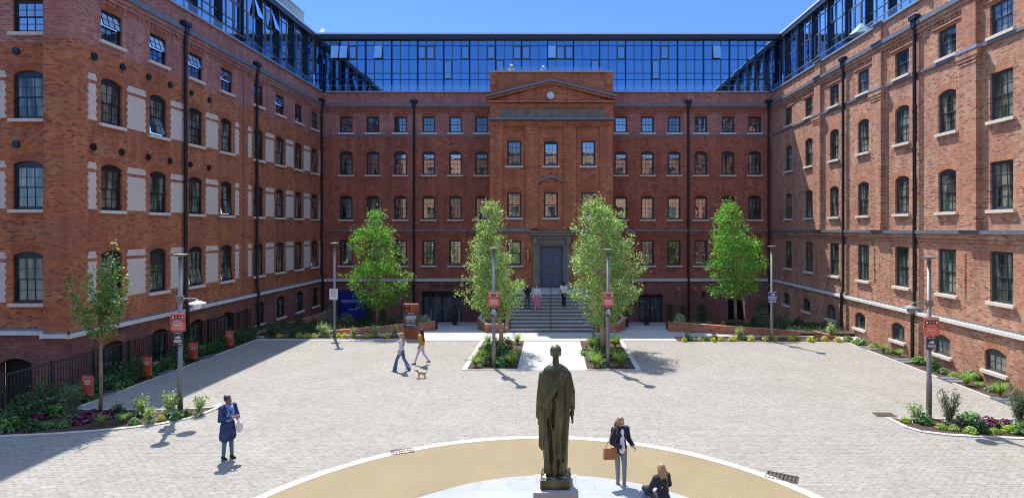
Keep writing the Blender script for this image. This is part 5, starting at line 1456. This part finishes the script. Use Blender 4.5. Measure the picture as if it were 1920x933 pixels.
BASE = dict(hip_l=(.09,0,.90), hip_r=(-.09,0,.90), knee_l=(.095,-.01,.49), knee_r=(-.095,-.01,.49), ank_l=(.095,.02,.085), ank_r=(-.095,.02,.085),
            sh_l=(.165,0,1.385), sh_r=(-.165,0,1.385), el_l=(.215,.02,1.11), el_r=(-.215,.02,1.11), wr_l=(.225,-.05,.875), wr_r=(-.225,-.05,.875),
            neck=(0,.0,1.43), head=(0,-.015,1.575), pelvis=(0,0,.93), waist=(0,.0,1.08), chest=(0,.0,1.28), toe=(0,-1,0))
def person(label, loc, rotz, height, pose=None, skin='skin_light', tops=None, legs=None, hair=None, shoes=None, male=False, extra=None, head_turn=0.0, head_tilt=0.0, skirt=None, coat=None, sleeve='long', toes=None, helmet=None, vest=None):
    """faces -y; l = +x side. Body is one continuous mesh; clothing and hair are its children"""
    J = {k: V(*v) for k, v in BASE.items()}
    if pose:
        for k, v in pose.items(): J[k] = V(*v)
    sc = height/1.70
    root = thing('person', label, 'person', loc, rotz, None)
    def put(name, me): 
        o = link(name, me, root); o.scale = (sc, sc, sc); return o
    b = MB()
    HR = Matrix.Rotation(head_turn, 3, 'Z') @ Matrix.Rotation(head_tilt, 3, 'X')
    hc = J['head']
    def hp(x, y, z): return hc + HR @ V(x, y, z)
    b.ell(hp(0,.012,.02), (.074,.092,.098), rot=HR); b.ell(hp(0,-.028,-.045), (.056,.058,.070), rot=HR); b.ell(hp(0,-.055,-.095), (.026,.022,.020), rot=HR)
    b.cone(hp(0,-.085,.005), hp(0,-.104,-.030), .010, .015, 8); b.ell(hp(0,-.078,.03), (.05,.016,.012), rot=HR)
    for s_ in (-1, 1): b.ell(hp(s_*.076,.015,-.01), (.011,.022,.032), rot=HR); b.ell(hp(s_*.035,-.062,-.035), (.024,.02,.024), rot=HR)
    b.ell(hp(0,-.083,-.062), (.024,.012,.010), rot=HR)
    b.cone(J['neck']-V(0,-.005,.03), hc+V(0,.01,-.06), .058 if male else .050, .052 if male else .046, 10)
    W = 1.12 if male else 1.0
    def torso(mb, g=0.0, lo=True):
        u = lambda v, r, yr: mb.ell(v, (r*W+g, yr+g, .12+g))
        mb.ell(J['chest'], (.150*W+g, .098+g, .17+g)); mb.ell(J['waist'], ((.122 if not male else .135)*W+g, .088+g, .16+g)); mb.ell(J['pelvis'], (.148+g, .105+g, .13+g))
        mb.cone(J['sh_l'], J['sh_r'], .058+g, .058+g); mb.cone(J['neck']-V(0,0,.05), J['chest'], .07+g, .10+g)
        if not male:
            for s_ in (-1, 1): mb.ell(J['chest']+V(s_*.065,-.075,.0), (.058+g,.05+g,.055+g))
    torso(b)
    for q in 'lr':
        b.cone(J['sh_'+q], J['el_'+q], .047*W, .037*W); b.cone(J['el_'+q], J['wr_'+q], .037*W, .025*W)
        side = V(0,-1,0) if abs((J['wr_'+q]-J['el_'+q]).normalized().y) < .8 else V(0,0,1)
        hand(b, J['wr_'+q], J['el_'+q], None, side, .55 if q == 'l' else -.55, 1.0)
        b.cone(J['hip_'+q], J['knee_'+q], .082, .054); b.cone(J['knee_'+q], J['ank_'+q], .052, .036)
        td = (toes or {}).get(q, (0,-1,-.05)); td = V(*td).normalized()
        b.cone(J['ank_'+q]+V(0,0,-.04), J['ank_'+q]+V(0,0,-.045)+td*.12, .036, .026)
    put('body', remesh(b, .0075, 'body', M[skin], 1))
    e = MB()
    for s_ in (-1, 1): e.ell(hp(s_*.031,-.079,.012), (.011,.007,.006), 8, 5, rot=HR)
    e.cone(hp(-.020,-.0945,-.064), hp(.020,-.0945,-.064), .0045, .0045, 6)
    put('eyes_and_lips', e.mesh('eyes_and_lips', MAT_EYE))
    if tops:
        t_ = MB(); torso(t_, .014)
        hem = tops.get('hem', .0)
        if hem: t_.ell(J['pelvis']+V(0,0,-.02), (.165,.125,.10+hem))
        for q in 'lr':
            a, c, w_ = J['sh_'+q], J['el_'+q], J['wr_'+q]
            if sleeve == 'long': t_.cone(a, c, .062*W, .050*W); t_.cone(c, c.lerp(w_, .92), .050*W, .040*W)
            elif sleeve == 'elbow': t_.cone(a, c.lerp(w_, .15), .064*W, .056*W)
            else: t_.cone(a, a.lerp(c, .62), .066*W, .060*W)
        put('top', remesh(t_, .011, 'top', tops['mat'], 1))
    if legs:
        t_ = MB(); t_.ell(J['pelvis'], (.162,.118,.115)); t_.ell(J['pelvis']+V(0,.03,-.04), (.15,.105,.10))
        for q in 'lr':
            a, c, w_ = J['hip_'+q], J['knee_'+q], J['ank_'+q]
            fl = legs.get('flare', .0); tight = legs.get('tight', 0)
            t_.cone(a, c, .097-.008*tight, .066-.006*tight); t_.cone(c, c.lerp(w_, legs.get('len', .96)), .066-.006*tight, (.054-.008*tight)+fl)
        put('trousers', remesh(t_, .011, 'trousers', legs['mat'], 1))
    if skirt:
        t_ = MB(); z1 = J['waist'].z-.02; z0_ = skirt['z']
        vs = []; n = 48; rows = 14
        for i in range(rows+1):
            f = i/rows; z = z1+(z0_-z1)*f
            for k in range(n):
                th = 2*math.pi*k/n; rx = .135+.05*min(1, f*2.2)+skirt['w']*f; ry = .105+.03*min(1, f*2.2)+skirt['w']*.85*f
                w_ = 1+skirt.get('pleat', .06)*f*math.sin(th*9+2*f)
                vs.append((rx*math.cos(th)*w_, ry*math.sin(th)*w_-.01+skirt.get('dy', 0)*f, z))
        fs = [(i*n+k, i*n+(k+1) % n, (i+1)*n+(k+1) % n, (i+1)*n+k) for i in range(rows) for k in range(n)]
        t_.add(vs, fs); put('skirt', t_.mesh('skirt', skirt['mat'], True))
    if coat:
        t_ = MB(); torso(t_, .030)
        zc = coat['z']
        if zc < .85:
            t_.cone(J['pelvis']+V(.05,0,0), V(.075+coat.get('dx',0),.0,zc), .135, .135+coat.get('w', 0)); t_.cone(J['pelvis']-V(.05,0,0), V(-.075+coat.get('dx',0),.0,zc), .135, .135+coat.get('w', 0))
        else: t_.ell(J['pelvis']+V(0,0,.02), (.172,.130,.14))
        for q in 'lr':
            a, c, w_ = J['sh_'+q], J['el_'+q], J['wr_'+q]
            t_.cone(a, c, .078, .064); t_.cone(c, c.lerp(w_, .85), .064, .052)
        me = remesh(t_, .011, 'coat', coat['mat'], 1); put('coat', me)
        if coat.get('front'):
            f_ = MB(); f_.ell(J['chest']+V(0,-.118,-.06), (.062,.03,.22)); f_.ell(J['waist']+V(0,-.105,-.06), (.075,.035,.18)); f_.ell(J['pelvis']+V(0,-.115,.0), (.085,.035,.10)); put('blouse', remesh(f_, .011, 'blouse', coat['front'], 1))
    if hair:
        h_ = MB(); h_.ell(hp(0,.028,.035), (.088,.098,.098), rot=HR); 
        st = hair.get('style', 'short')
        if st == 'long':
            L = hair.get('len', .34)
            for x in (-.055, -.02, .02, .055): h_.cone(hp(x,.075,.0), J['neck']+V(x*1.25,.095,-L+.10+.03*math.sin(x*90)), .048, .034)
            for s_ in (-1, 1): h_.cone(hp(s_*.074,.01,.03), J['neck']+V(s_*.085,.02,-.06), .026, .024)
        elif st == 'bob':
            for x in (-.06, -.02, .02, .06): h_.cone(hp(x,.06,.0), hp(x*1.2,.075,-.13), .045, .038)
            for s_ in (-1, 1): h_.cone(hp(s_*.078,.0,.03), hp(s_*.085,-.005,-.10), .026, .024)
        elif st == 'up': h_.ell(hp(0,.09,.07), (.05,.05,.045), rot=HR)
        put('hair', remesh(h_, .009, 'hair', hair['mat'], 1))
    if shoes:
        t_ = MB()
        for q in 'lr':
            td = (toes or {}).get(q, (0,-1,-.02)); td = V(*td).normalized(); a = J['ank_'+q]
            t_.cone(a+V(0,0,-.038)-td*.03, a+V(0,0,-.050)+td*.13, .046, .034); t_.cone(a, a+V(0,0,-.04), .043, .046)
            if shoes.get('heel'): t_.cone(a+V(0,.03,-.03), a+V(0,.045,-.085), .016, .010, 6)
        put('shoes', remesh(t_, .010, 'shoes', shoes['mat'], 1))
    if vest:
        t_ = MB(); torso(t_, .028); put('vest', remesh(t_, .011, 'vest', vest, 1))
    if helmet:
        t_ = MB(); t_.lathe([(.135,0),(.125,.02),(.112,.03),(.108,.07),(.085,.115),(.04,.14)], hp(0,.0,.045), 20); put('hard_hat', t_.mesh('hard_hat', helmet, True))
    if extra: extra(root, put, J, hp)
    return root
MAT_EYE = plain('dark_eyes', (.05,.02,.02), .4)
C = lambda n, c: cloth(n, c)
hb = plain('blonde_hair', (.36,.22,.09), .55, var=.35, scale=25); hd = plain('black_hair', (.018,.013,.012), .5, var=.3); hbr = plain('brown_hair', (.13,.070,.040), .5, var=.35, scale=25)
hl = plain('light_brown_hair', (.30,.19,.095), .55, var=.4, scale=25)

# woman in navy coat on the left
def ex_navy(root, put, J, hp):
    m = MB(); m.cone(J['neck']+V(-.06,-.03,-.0), J['neck']+V(.06,-.03,0), .06, .06); m.cone(J['neck']+V(-.05,-.09,-.05), J['chest']+V(-.07,-.13,-.06), .05, .045); m.cone(J['neck']+V(.05,-.09,-.05), J['chest']+V(.06,-.14,-.1), .05, .05); m.ell(J['chest']+V(-.06,-.14,-.16), (.12,.05,.09))
    put('scarf', remesh(m, .011, 'scarf', patterned('blue_scarf', (.06,.16,.42), (.32,.42,.62), 9), 1))
    m = MB(); w = J['wr_l']; m.ell(w+V(.03,-.04,-.26), (.10,.07,.15)); m.cone(w+V(.0,-.02,-.04), w+V(.02,-.04,-.17), .012, .05)
    put('carrier_bag', remesh(m, .010, 'carrier_bag', plain('white_plastic', (.66,.68,.66), .4), 1))
person('woman in navy knee-length coat and blue scarf holding a white bag near the left bed', gp(427, 859), R(62), 1.74,
       dict(wr_r=(-.06,-.25,1.16), el_r=(-.25,-.06,1.10), wr_l=(.10,-.27,1.12), el_l=(.23,-.08,1.10), knee_l=(.08,-.03,.49), ank_l=(.09,-.04,.085), ank_r=(-.09,.05,.085)),
       'skin_dark', dict(mat=C('navy_top', (.03,.05,.13))), dict(mat=C('teal_leggings', (.07,.17,.23)), tight=1), dict(mat=hd, style='up'), dict(mat=C('black_trainers', (.012,.012,.014))),
       coat=dict(mat=patterned('navy_coat', (.014,.024,.085), (.03,.055,.17), 5), z=.60, w=.015), extra=ex_navy, head_turn=R(14), head_tilt=R(6))
# two women with the dog
def ex_lead(root, put, J, hp): pass
jeans = person('blonde woman in pale blouse and flared blue jeans walking left with the dog lead', gp(753, 695), R(-86), 1.70,
       dict(knee_l=(.08,-.20,.52), ank_l=(.08,-.28,.095), knee_r=(-.08,.10,.50), ank_r=(-.08,.30,.13), wr_l=(.20,-.03,.86), el_l=(.215,.03,1.10), wr_r=(-.22,-.12,.90), el_r=(-.22,.03,1.10)),
       'skin_light', dict(mat=C('lilac_blouse', (.60,.54,.62)), hem=.03), dict(mat=C('blue_denim', (.05,.14,.28)), flare=.045, len=1.08), dict(mat=hb, style='long', len=.36), dict(mat=C('pale_shoes', (.5,.45,.4))))
person('dark-haired woman in mustard blouse and white trousers walking left beside the dog', gp(790, 683), R(-88), 1.66,
       dict(knee_l=(.08,-.16,.50), ank_l=(.08,-.30,.10), knee_r=(-.08,.10,.50), ank_r=(-.08,.36,.16), wr_l=(.19,-.07,.90), el_l=(.215,.03,1.12), wr_r=(-.20,.08,.90), el_r=(-.22,.09,1.12)),
       'skin_dark', dict(mat=C('mustard_blouse', (.45,.24,.02)), hem=.05), dict(mat=C('white_trousers', (.62,.56,.66)), tight=.5, len=.95), dict(mat=hd, style='long', len=.34), dict(mat=C('tan_shoes', (.16,.08,.05))), sleeve='long')
# couple coming down the steps
sy = lambda k: SY0+(k+.5)*TR-.02
man_y = sy(5); zz = 6*rise_
person('man in black T-shirt, grey jeans and white shoes coming down the steps', (xat(989, man_y), man_y, zz-.01), R(6), 1.74,
       dict(wr_l=(.24,-.10,.90), wr_r=(-.25,-.04,.88), knee_r=(-.10,-.06,.50), ank_r=(-.10,-.04,.085)), 'skin_light', dict(mat=C('black_tshirt', (.012,.012,.014))), dict(mat=C('grey_jeans', (.06,.065,.08))), dict(mat=hd), dict(mat=C('white_shoes', (.7,.7,.7))), male=True, sleeve='short', head_turn=R(20), head_tilt=R(10))
person('woman in white blouse and long pink skirt coming down the steps', (xat(1007, man_y), man_y, zz-.01), R(-4), 1.66,
       dict(wr_l=(.24,-.06,.90), ank_r=(-.08,-.10,.085), knee_r=(-.09,-.08,.49)), 'skin_light', dict(mat=C('white_blouse', (.58,.56,.62))), None, dict(mat=hbr, style='long', len=.26), dict(mat=C('nude_shoes', (.45,.28,.2))), skirt=dict(mat=C('pink_skirt', (.48,.16,.21)), z=.36, w=.06, pleat=.10), head_tilt=R(12))
up_y = sy(6)
person('woman in white top and black trousers climbing the steps, seen from behind', (xat(1057, up_y), up_y, 7*rise_-.01), R(172), 1.68,
       dict(knee_l=(.07,-.14,.56), ank_l=(.07,-.08,.20), ank_r=(-.06,.04,.085), knee_r=(-.07,.0,.49), wr_l=(.27,-.02,.92), wr_r=(-.29,-.06,.90), el_r=(-.24,.05,1.12)), 'skin_dark', dict(mat=C('white_tee', (.62,.60,.68))), dict(mat=C('black_trousers', (.010,.010,.013)), flare=.01), dict(mat=hd, style='bob'), dict(mat=C('black_heels', (.012,.01,.01))), sleeve='short')
# woman with blazer and tan bag
def ex_bag(root, put, J, hp):
    m = MB(); m.prism_y([(-.17,-.13),(.15,-.16),(.17,.11),(-.15,.14)], -.055, .055)
    m2 = MB(); off = V(-.30,-.06,.86)
    m2.add([V(*v)+off for v in m.v], m.f); m2.cone(off+V(-.13,.0,.12), J['sh_r']+V(-.02,-.06,.06), .012, .012, 6); m2.cone(off+V(.13,.0,.10), J['sh_r']+V(.04,-.09,.05), .012, .012, 6); m2.ell(off+V(0,-.06,.02), (.15,.02,.05))
    put('handbag', remesh(m2, .009, 'handbag', plain('tan_leather', (.33,.13,.05), .5), 1))
    m = MB()
    for s_ in (-1, 1): m.ell(hp(s_*.033,-.084,.010), (.025,.010,.019))
    m.cone(hp(-.07,-.05,.016), hp(-.03,-.09,.016), .005, .005, 6); m.cone(hp(.07,-.05,.016), hp(.03,-.09,.016), .005, .005, 6)
    put('sunglasses', m.mesh('sunglasses', M['ink'], True))
person('woman in navy blazer and grey jeans with a tan shoulder bag and sunglasses', gp(1163, 910), R(18), 1.70,
       dict(wr_l=(.25,-.24,1.02), el_l=(.24,.03,1.11), wr_r=(-.06,-.28,1.03), el_r=(-.24,-.03,1.10), ank_l=(.06,-.10,.10), knee_l=(.075,-.08,.49), ank_r=(-.05,.03,.10), knee_r=(-.075,-.01,.49)),
       'skin_light', dict(mat=C('white_vest', (.68,.68,.74)), hem=.04), dict(mat=C('grey_denim', (.20,.24,.28)), tight=1, len=.93), dict(mat=hl, style='bob'), dict(mat=C('snake_heels', (.33,.22,.17)), heel=1),
       coat=dict(mat=C('navy_blazer', (.012,.016,.035)), z=.9, front=C('white_front', (.70,.70,.76))), extra=ex_bag, head_turn=R(14), head_tilt=R(22))
# seated woman
person('woman in black jacket with long fair hair sitting on the white stone ring', gp(1243, 944), R(-150), 1.70,
       dict(pelvis=(0,.02,.12), waist=(0,.0,.30), chest=(0,-.04,.50), sh_l=(.165,-.05,.60), sh_r=(-.165,-.05,.60), neck=(0,-.05,.65), head=(0,-.07,.80), hip_l=(.10,.0,.11), hip_r=(-.10,0,.11),
            knee_l=(.27,-.34,.30), ank_l=(.04,-.50,.07), knee_r=(-.27,-.30,.22), ank_r=(-.02,-.34,.06), el_l=(.26,-.14,.36), wr_l=(.20,-.34,.30), el_r=(-.28,-.10,.36), wr_r=(-.16,-.30,.28)),
       'skin_light', dict(mat=C('dark_top', (.02,.02,.025))), dict(mat=C('charcoal_jeans', (.035,.038,.05))), dict(mat=hl, style='long', len=.36), dict(mat=C('black_boots', (.012,.012,.012))), coat=dict(mat=C('black_jacket', (.018,.02,.024)), z=.9), head_turn=R(-16), head_tilt=R(-10), toes=dict(l=(-.6,-.6,0), r=(.7,-.4,0)))
# workers on the roof of the entrance block
hat = plain('white_hard_hat', (.8,.8,.78), .35); hv = plain('yellow_vest', (.55,.62,.12), .6)
for px, lab, ps, rz in ((959, 'worker in white hard hat and yellow vest, left of the two on the entrance roof', dict(wr_l=(.08,-.28,1.28), el_l=(.24,-.08,1.15), wr_r=(-.08,-.28,1.26), el_r=(-.24,-.08,1.15)), 8),
                        (1019, 'worker in white hard hat raising both hands, right of the two on the roof', dict(wr_l=(.09,-.20,1.50), el_l=(.24,-.16,1.30), wr_r=(-.09,-.20,1.50), el_r=(-.24,-.16,1.30)), -6)):
    Y = 45.2; zb = 17.1
    person(lab, (xat(px, Y), Y, zb), R(rz), 1.80 if px < 1000 else 1.68, ps, 'skin_light', dict(mat=C('pale_workwear', (.55,.55,.5))), dict(mat=C('dark_workwear', (.03,.035,.05))), None, dict(mat=C('work_boots', (.05,.04,.03))), male=True, helmet=hat, vest=hv)

# dog: small, tan and white, trotting left
dp = gp(791, 708)
dog = thing('dog', 'small tan and white dog on a lead behind the woman in jeans', 'dog', dp, R(190))
m = MB()   # faces +x in local, turned to face left
m.ell((.0,0,.21), (.15,.075,.075)); m.ell((.10,0,.22), (.075,.075,.085)); m.ell((-.11,0,.21), (.075,.07,.075))
m.cone((.14,0,.25), (.20,0,.32), .05, .045); m.ell((.22,0,.345), (.060,.052,.052)); m.cone((.25,0,.335), (.30,0,.325), .032, .022)
for s_ in (-1, 1):
    m.cone((.205,s_*.04,.38), (.19,s_*.06,.33), .022, .014, 6)
    m.cone((.12,s_*.045,.18), (.13+s_*.02,s_*.045,.09), .026, .018, 8); m.cone((.13+s_*.02,s_*.045,.09), (.125+s_*.03,s_*.045,.015), .018, .015, 8); m.ell((.14+s_*.03,s_*.045,.014), (.024,.016,.013))
    m.cone((-.12,s_*.045,.19), (-.08+s_*.01,s_*.05,.125), .036, .022, 8); m.cone((-.08+s_*.01,s_*.05,.125), (-.135+s_*.02,s_*.05,.07), .020, .015, 8); m.cone((-.135+s_*.02,s_*.05,.07), (-.12+s_*.02,s_*.05,.014), .015, .014, 8); m.ell((-.105+s_*.02,s_*.05,.013), (.024,.016,.012))
m.cone((-.17,0,.24), (-.22,0,.31), .022, .014, 8); m.cone((-.22,0,.31), (-.20,0,.36), .014, .010, 8)
link('body', remesh(m, .007, 'body', patterned('tan_white_fur', (.42,.24,.10), (.66,.58,.48), 6), 1), dog)
m = MB(); m.ell((.303,0,.330), (.010,.010,.008)); 
for s_ in (-1, 1): m.ell((.262,s_*.030,.362), (.008,.006,.008))
m.build('nose_and_eyes', M['ink'], dog)
# lead from the hand to the collar
Rj = Matrix.Rotation(R(-86), 3, 'Z'); hnd = jeans.location + Rj @ V(.20,-.07,.78)
col = dp + V(-.16, .0, .30)
lead = thing('dog_lead', 'thin pale lead running from the jeans woman to the dog', 'dog lead', (dp.x, dp.y, dp.z))
m = MB(); pts = [hnd.lerp(col, f) + V(0,0,-.16*math.sin(math.pi*f)) - dp for f in [i/8 for i in range(9)]]
m.tube(pts, .009, 6); m.build('strap', plain('pale_strap', (.45,.40,.36)), lead)
m = MB(); r_ = [col - dp + V(0, .055*math.cos(a*.7), .055*math.sin(a*.7)) for a in range(10)]; m.tube(r_, .010, 6); m.build('collar', M['red_sign'], lead)

# =================================================================== CAMERA, LIGHT, SKY
cam = bpy.data.cameras.new('camera'); co_ = bpy.data.objects.new('camera', cam); COL.objects.link(co_)
co_.location = (0, 0, H); co_.rotation_euler = (R(90), 0, 0)
cam.sensor_width = 36; cam.lens = FPX/1920*36; cam.shift_x = -(VX-960)/1920; cam.shift_y = -(466.5-VY)/1920
cam.clip_start = .1; cam.clip_end = 6000
S.camera = co_
SD = Vector((-.255, .575, 1.0)).normalized()       # towards the sun, from the shadows of the lamp posts
elev = math.asin(SD.z); azim = math.atan2(SD.x, SD.y)
su = bpy.data.lights.new('sun', 'SUN'); su.energy = 2.72; su.angle = R(.5); su.color = (1.0, .955, .89)
so_ = bpy.data.objects.new('sun', su); COL.objects.link(so_); so_.rotation_euler = SD.to_track_quat('Z', 'Y').to_euler(); so_.location = (-20, 60, 60)
SKYLO, SKYHI = (.170,.252,.40), (1.45,1.34,1.2)
w = bpy.data.worlds.new('World'); S.world = w; w.use_nodes = True
nt = w.node_tree; bg = nt.nodes['Background']
sky = nt.nodes.new('ShaderNodeTexSky'); sky.sky_type = 'NISHITA'; sky.sun_disc = False
sky.sun_elevation = elev; sky.sun_rotation = azim; sky.air_density = 1.0; sky.dust_density = .2; sky.ozone_density = 3.0; sky.altitude = 100
# a clear polarised sky: deeper towards the horizon band, lighter overhead
tcd = nt.nodes.new('ShaderNodeTexCoord'); sxyz = nt.nodes.new('ShaderNodeSeparateXYZ'); nt.links.new(tcd.outputs['Generated'], sxyz.inputs[0])
grad = ramp(nt, sxyz.outputs['Z'], [(.0, SKYLO), (.42, SKYLO), (.75, SKYHI)])
nt.links.new(mixc(nt, 1.0, sky.outputs['Color'], grad, 'MULTIPLY'), bg.inputs['Color']); bg.inputs['Strength'].default_value = .15
S.view_settings.view_transform = 'Standard'; S.view_settings.look = 'None'; S.view_settings.exposure = 1.68; S.view_settings.gamma = 1
S.render.engine = 'CYCLES'; S.cycles.max_bounces = 6; S.cycles.transparent_max_bounces = 12
S.cycles.use_denoising = True; S.cycles.filter_width = 1.05
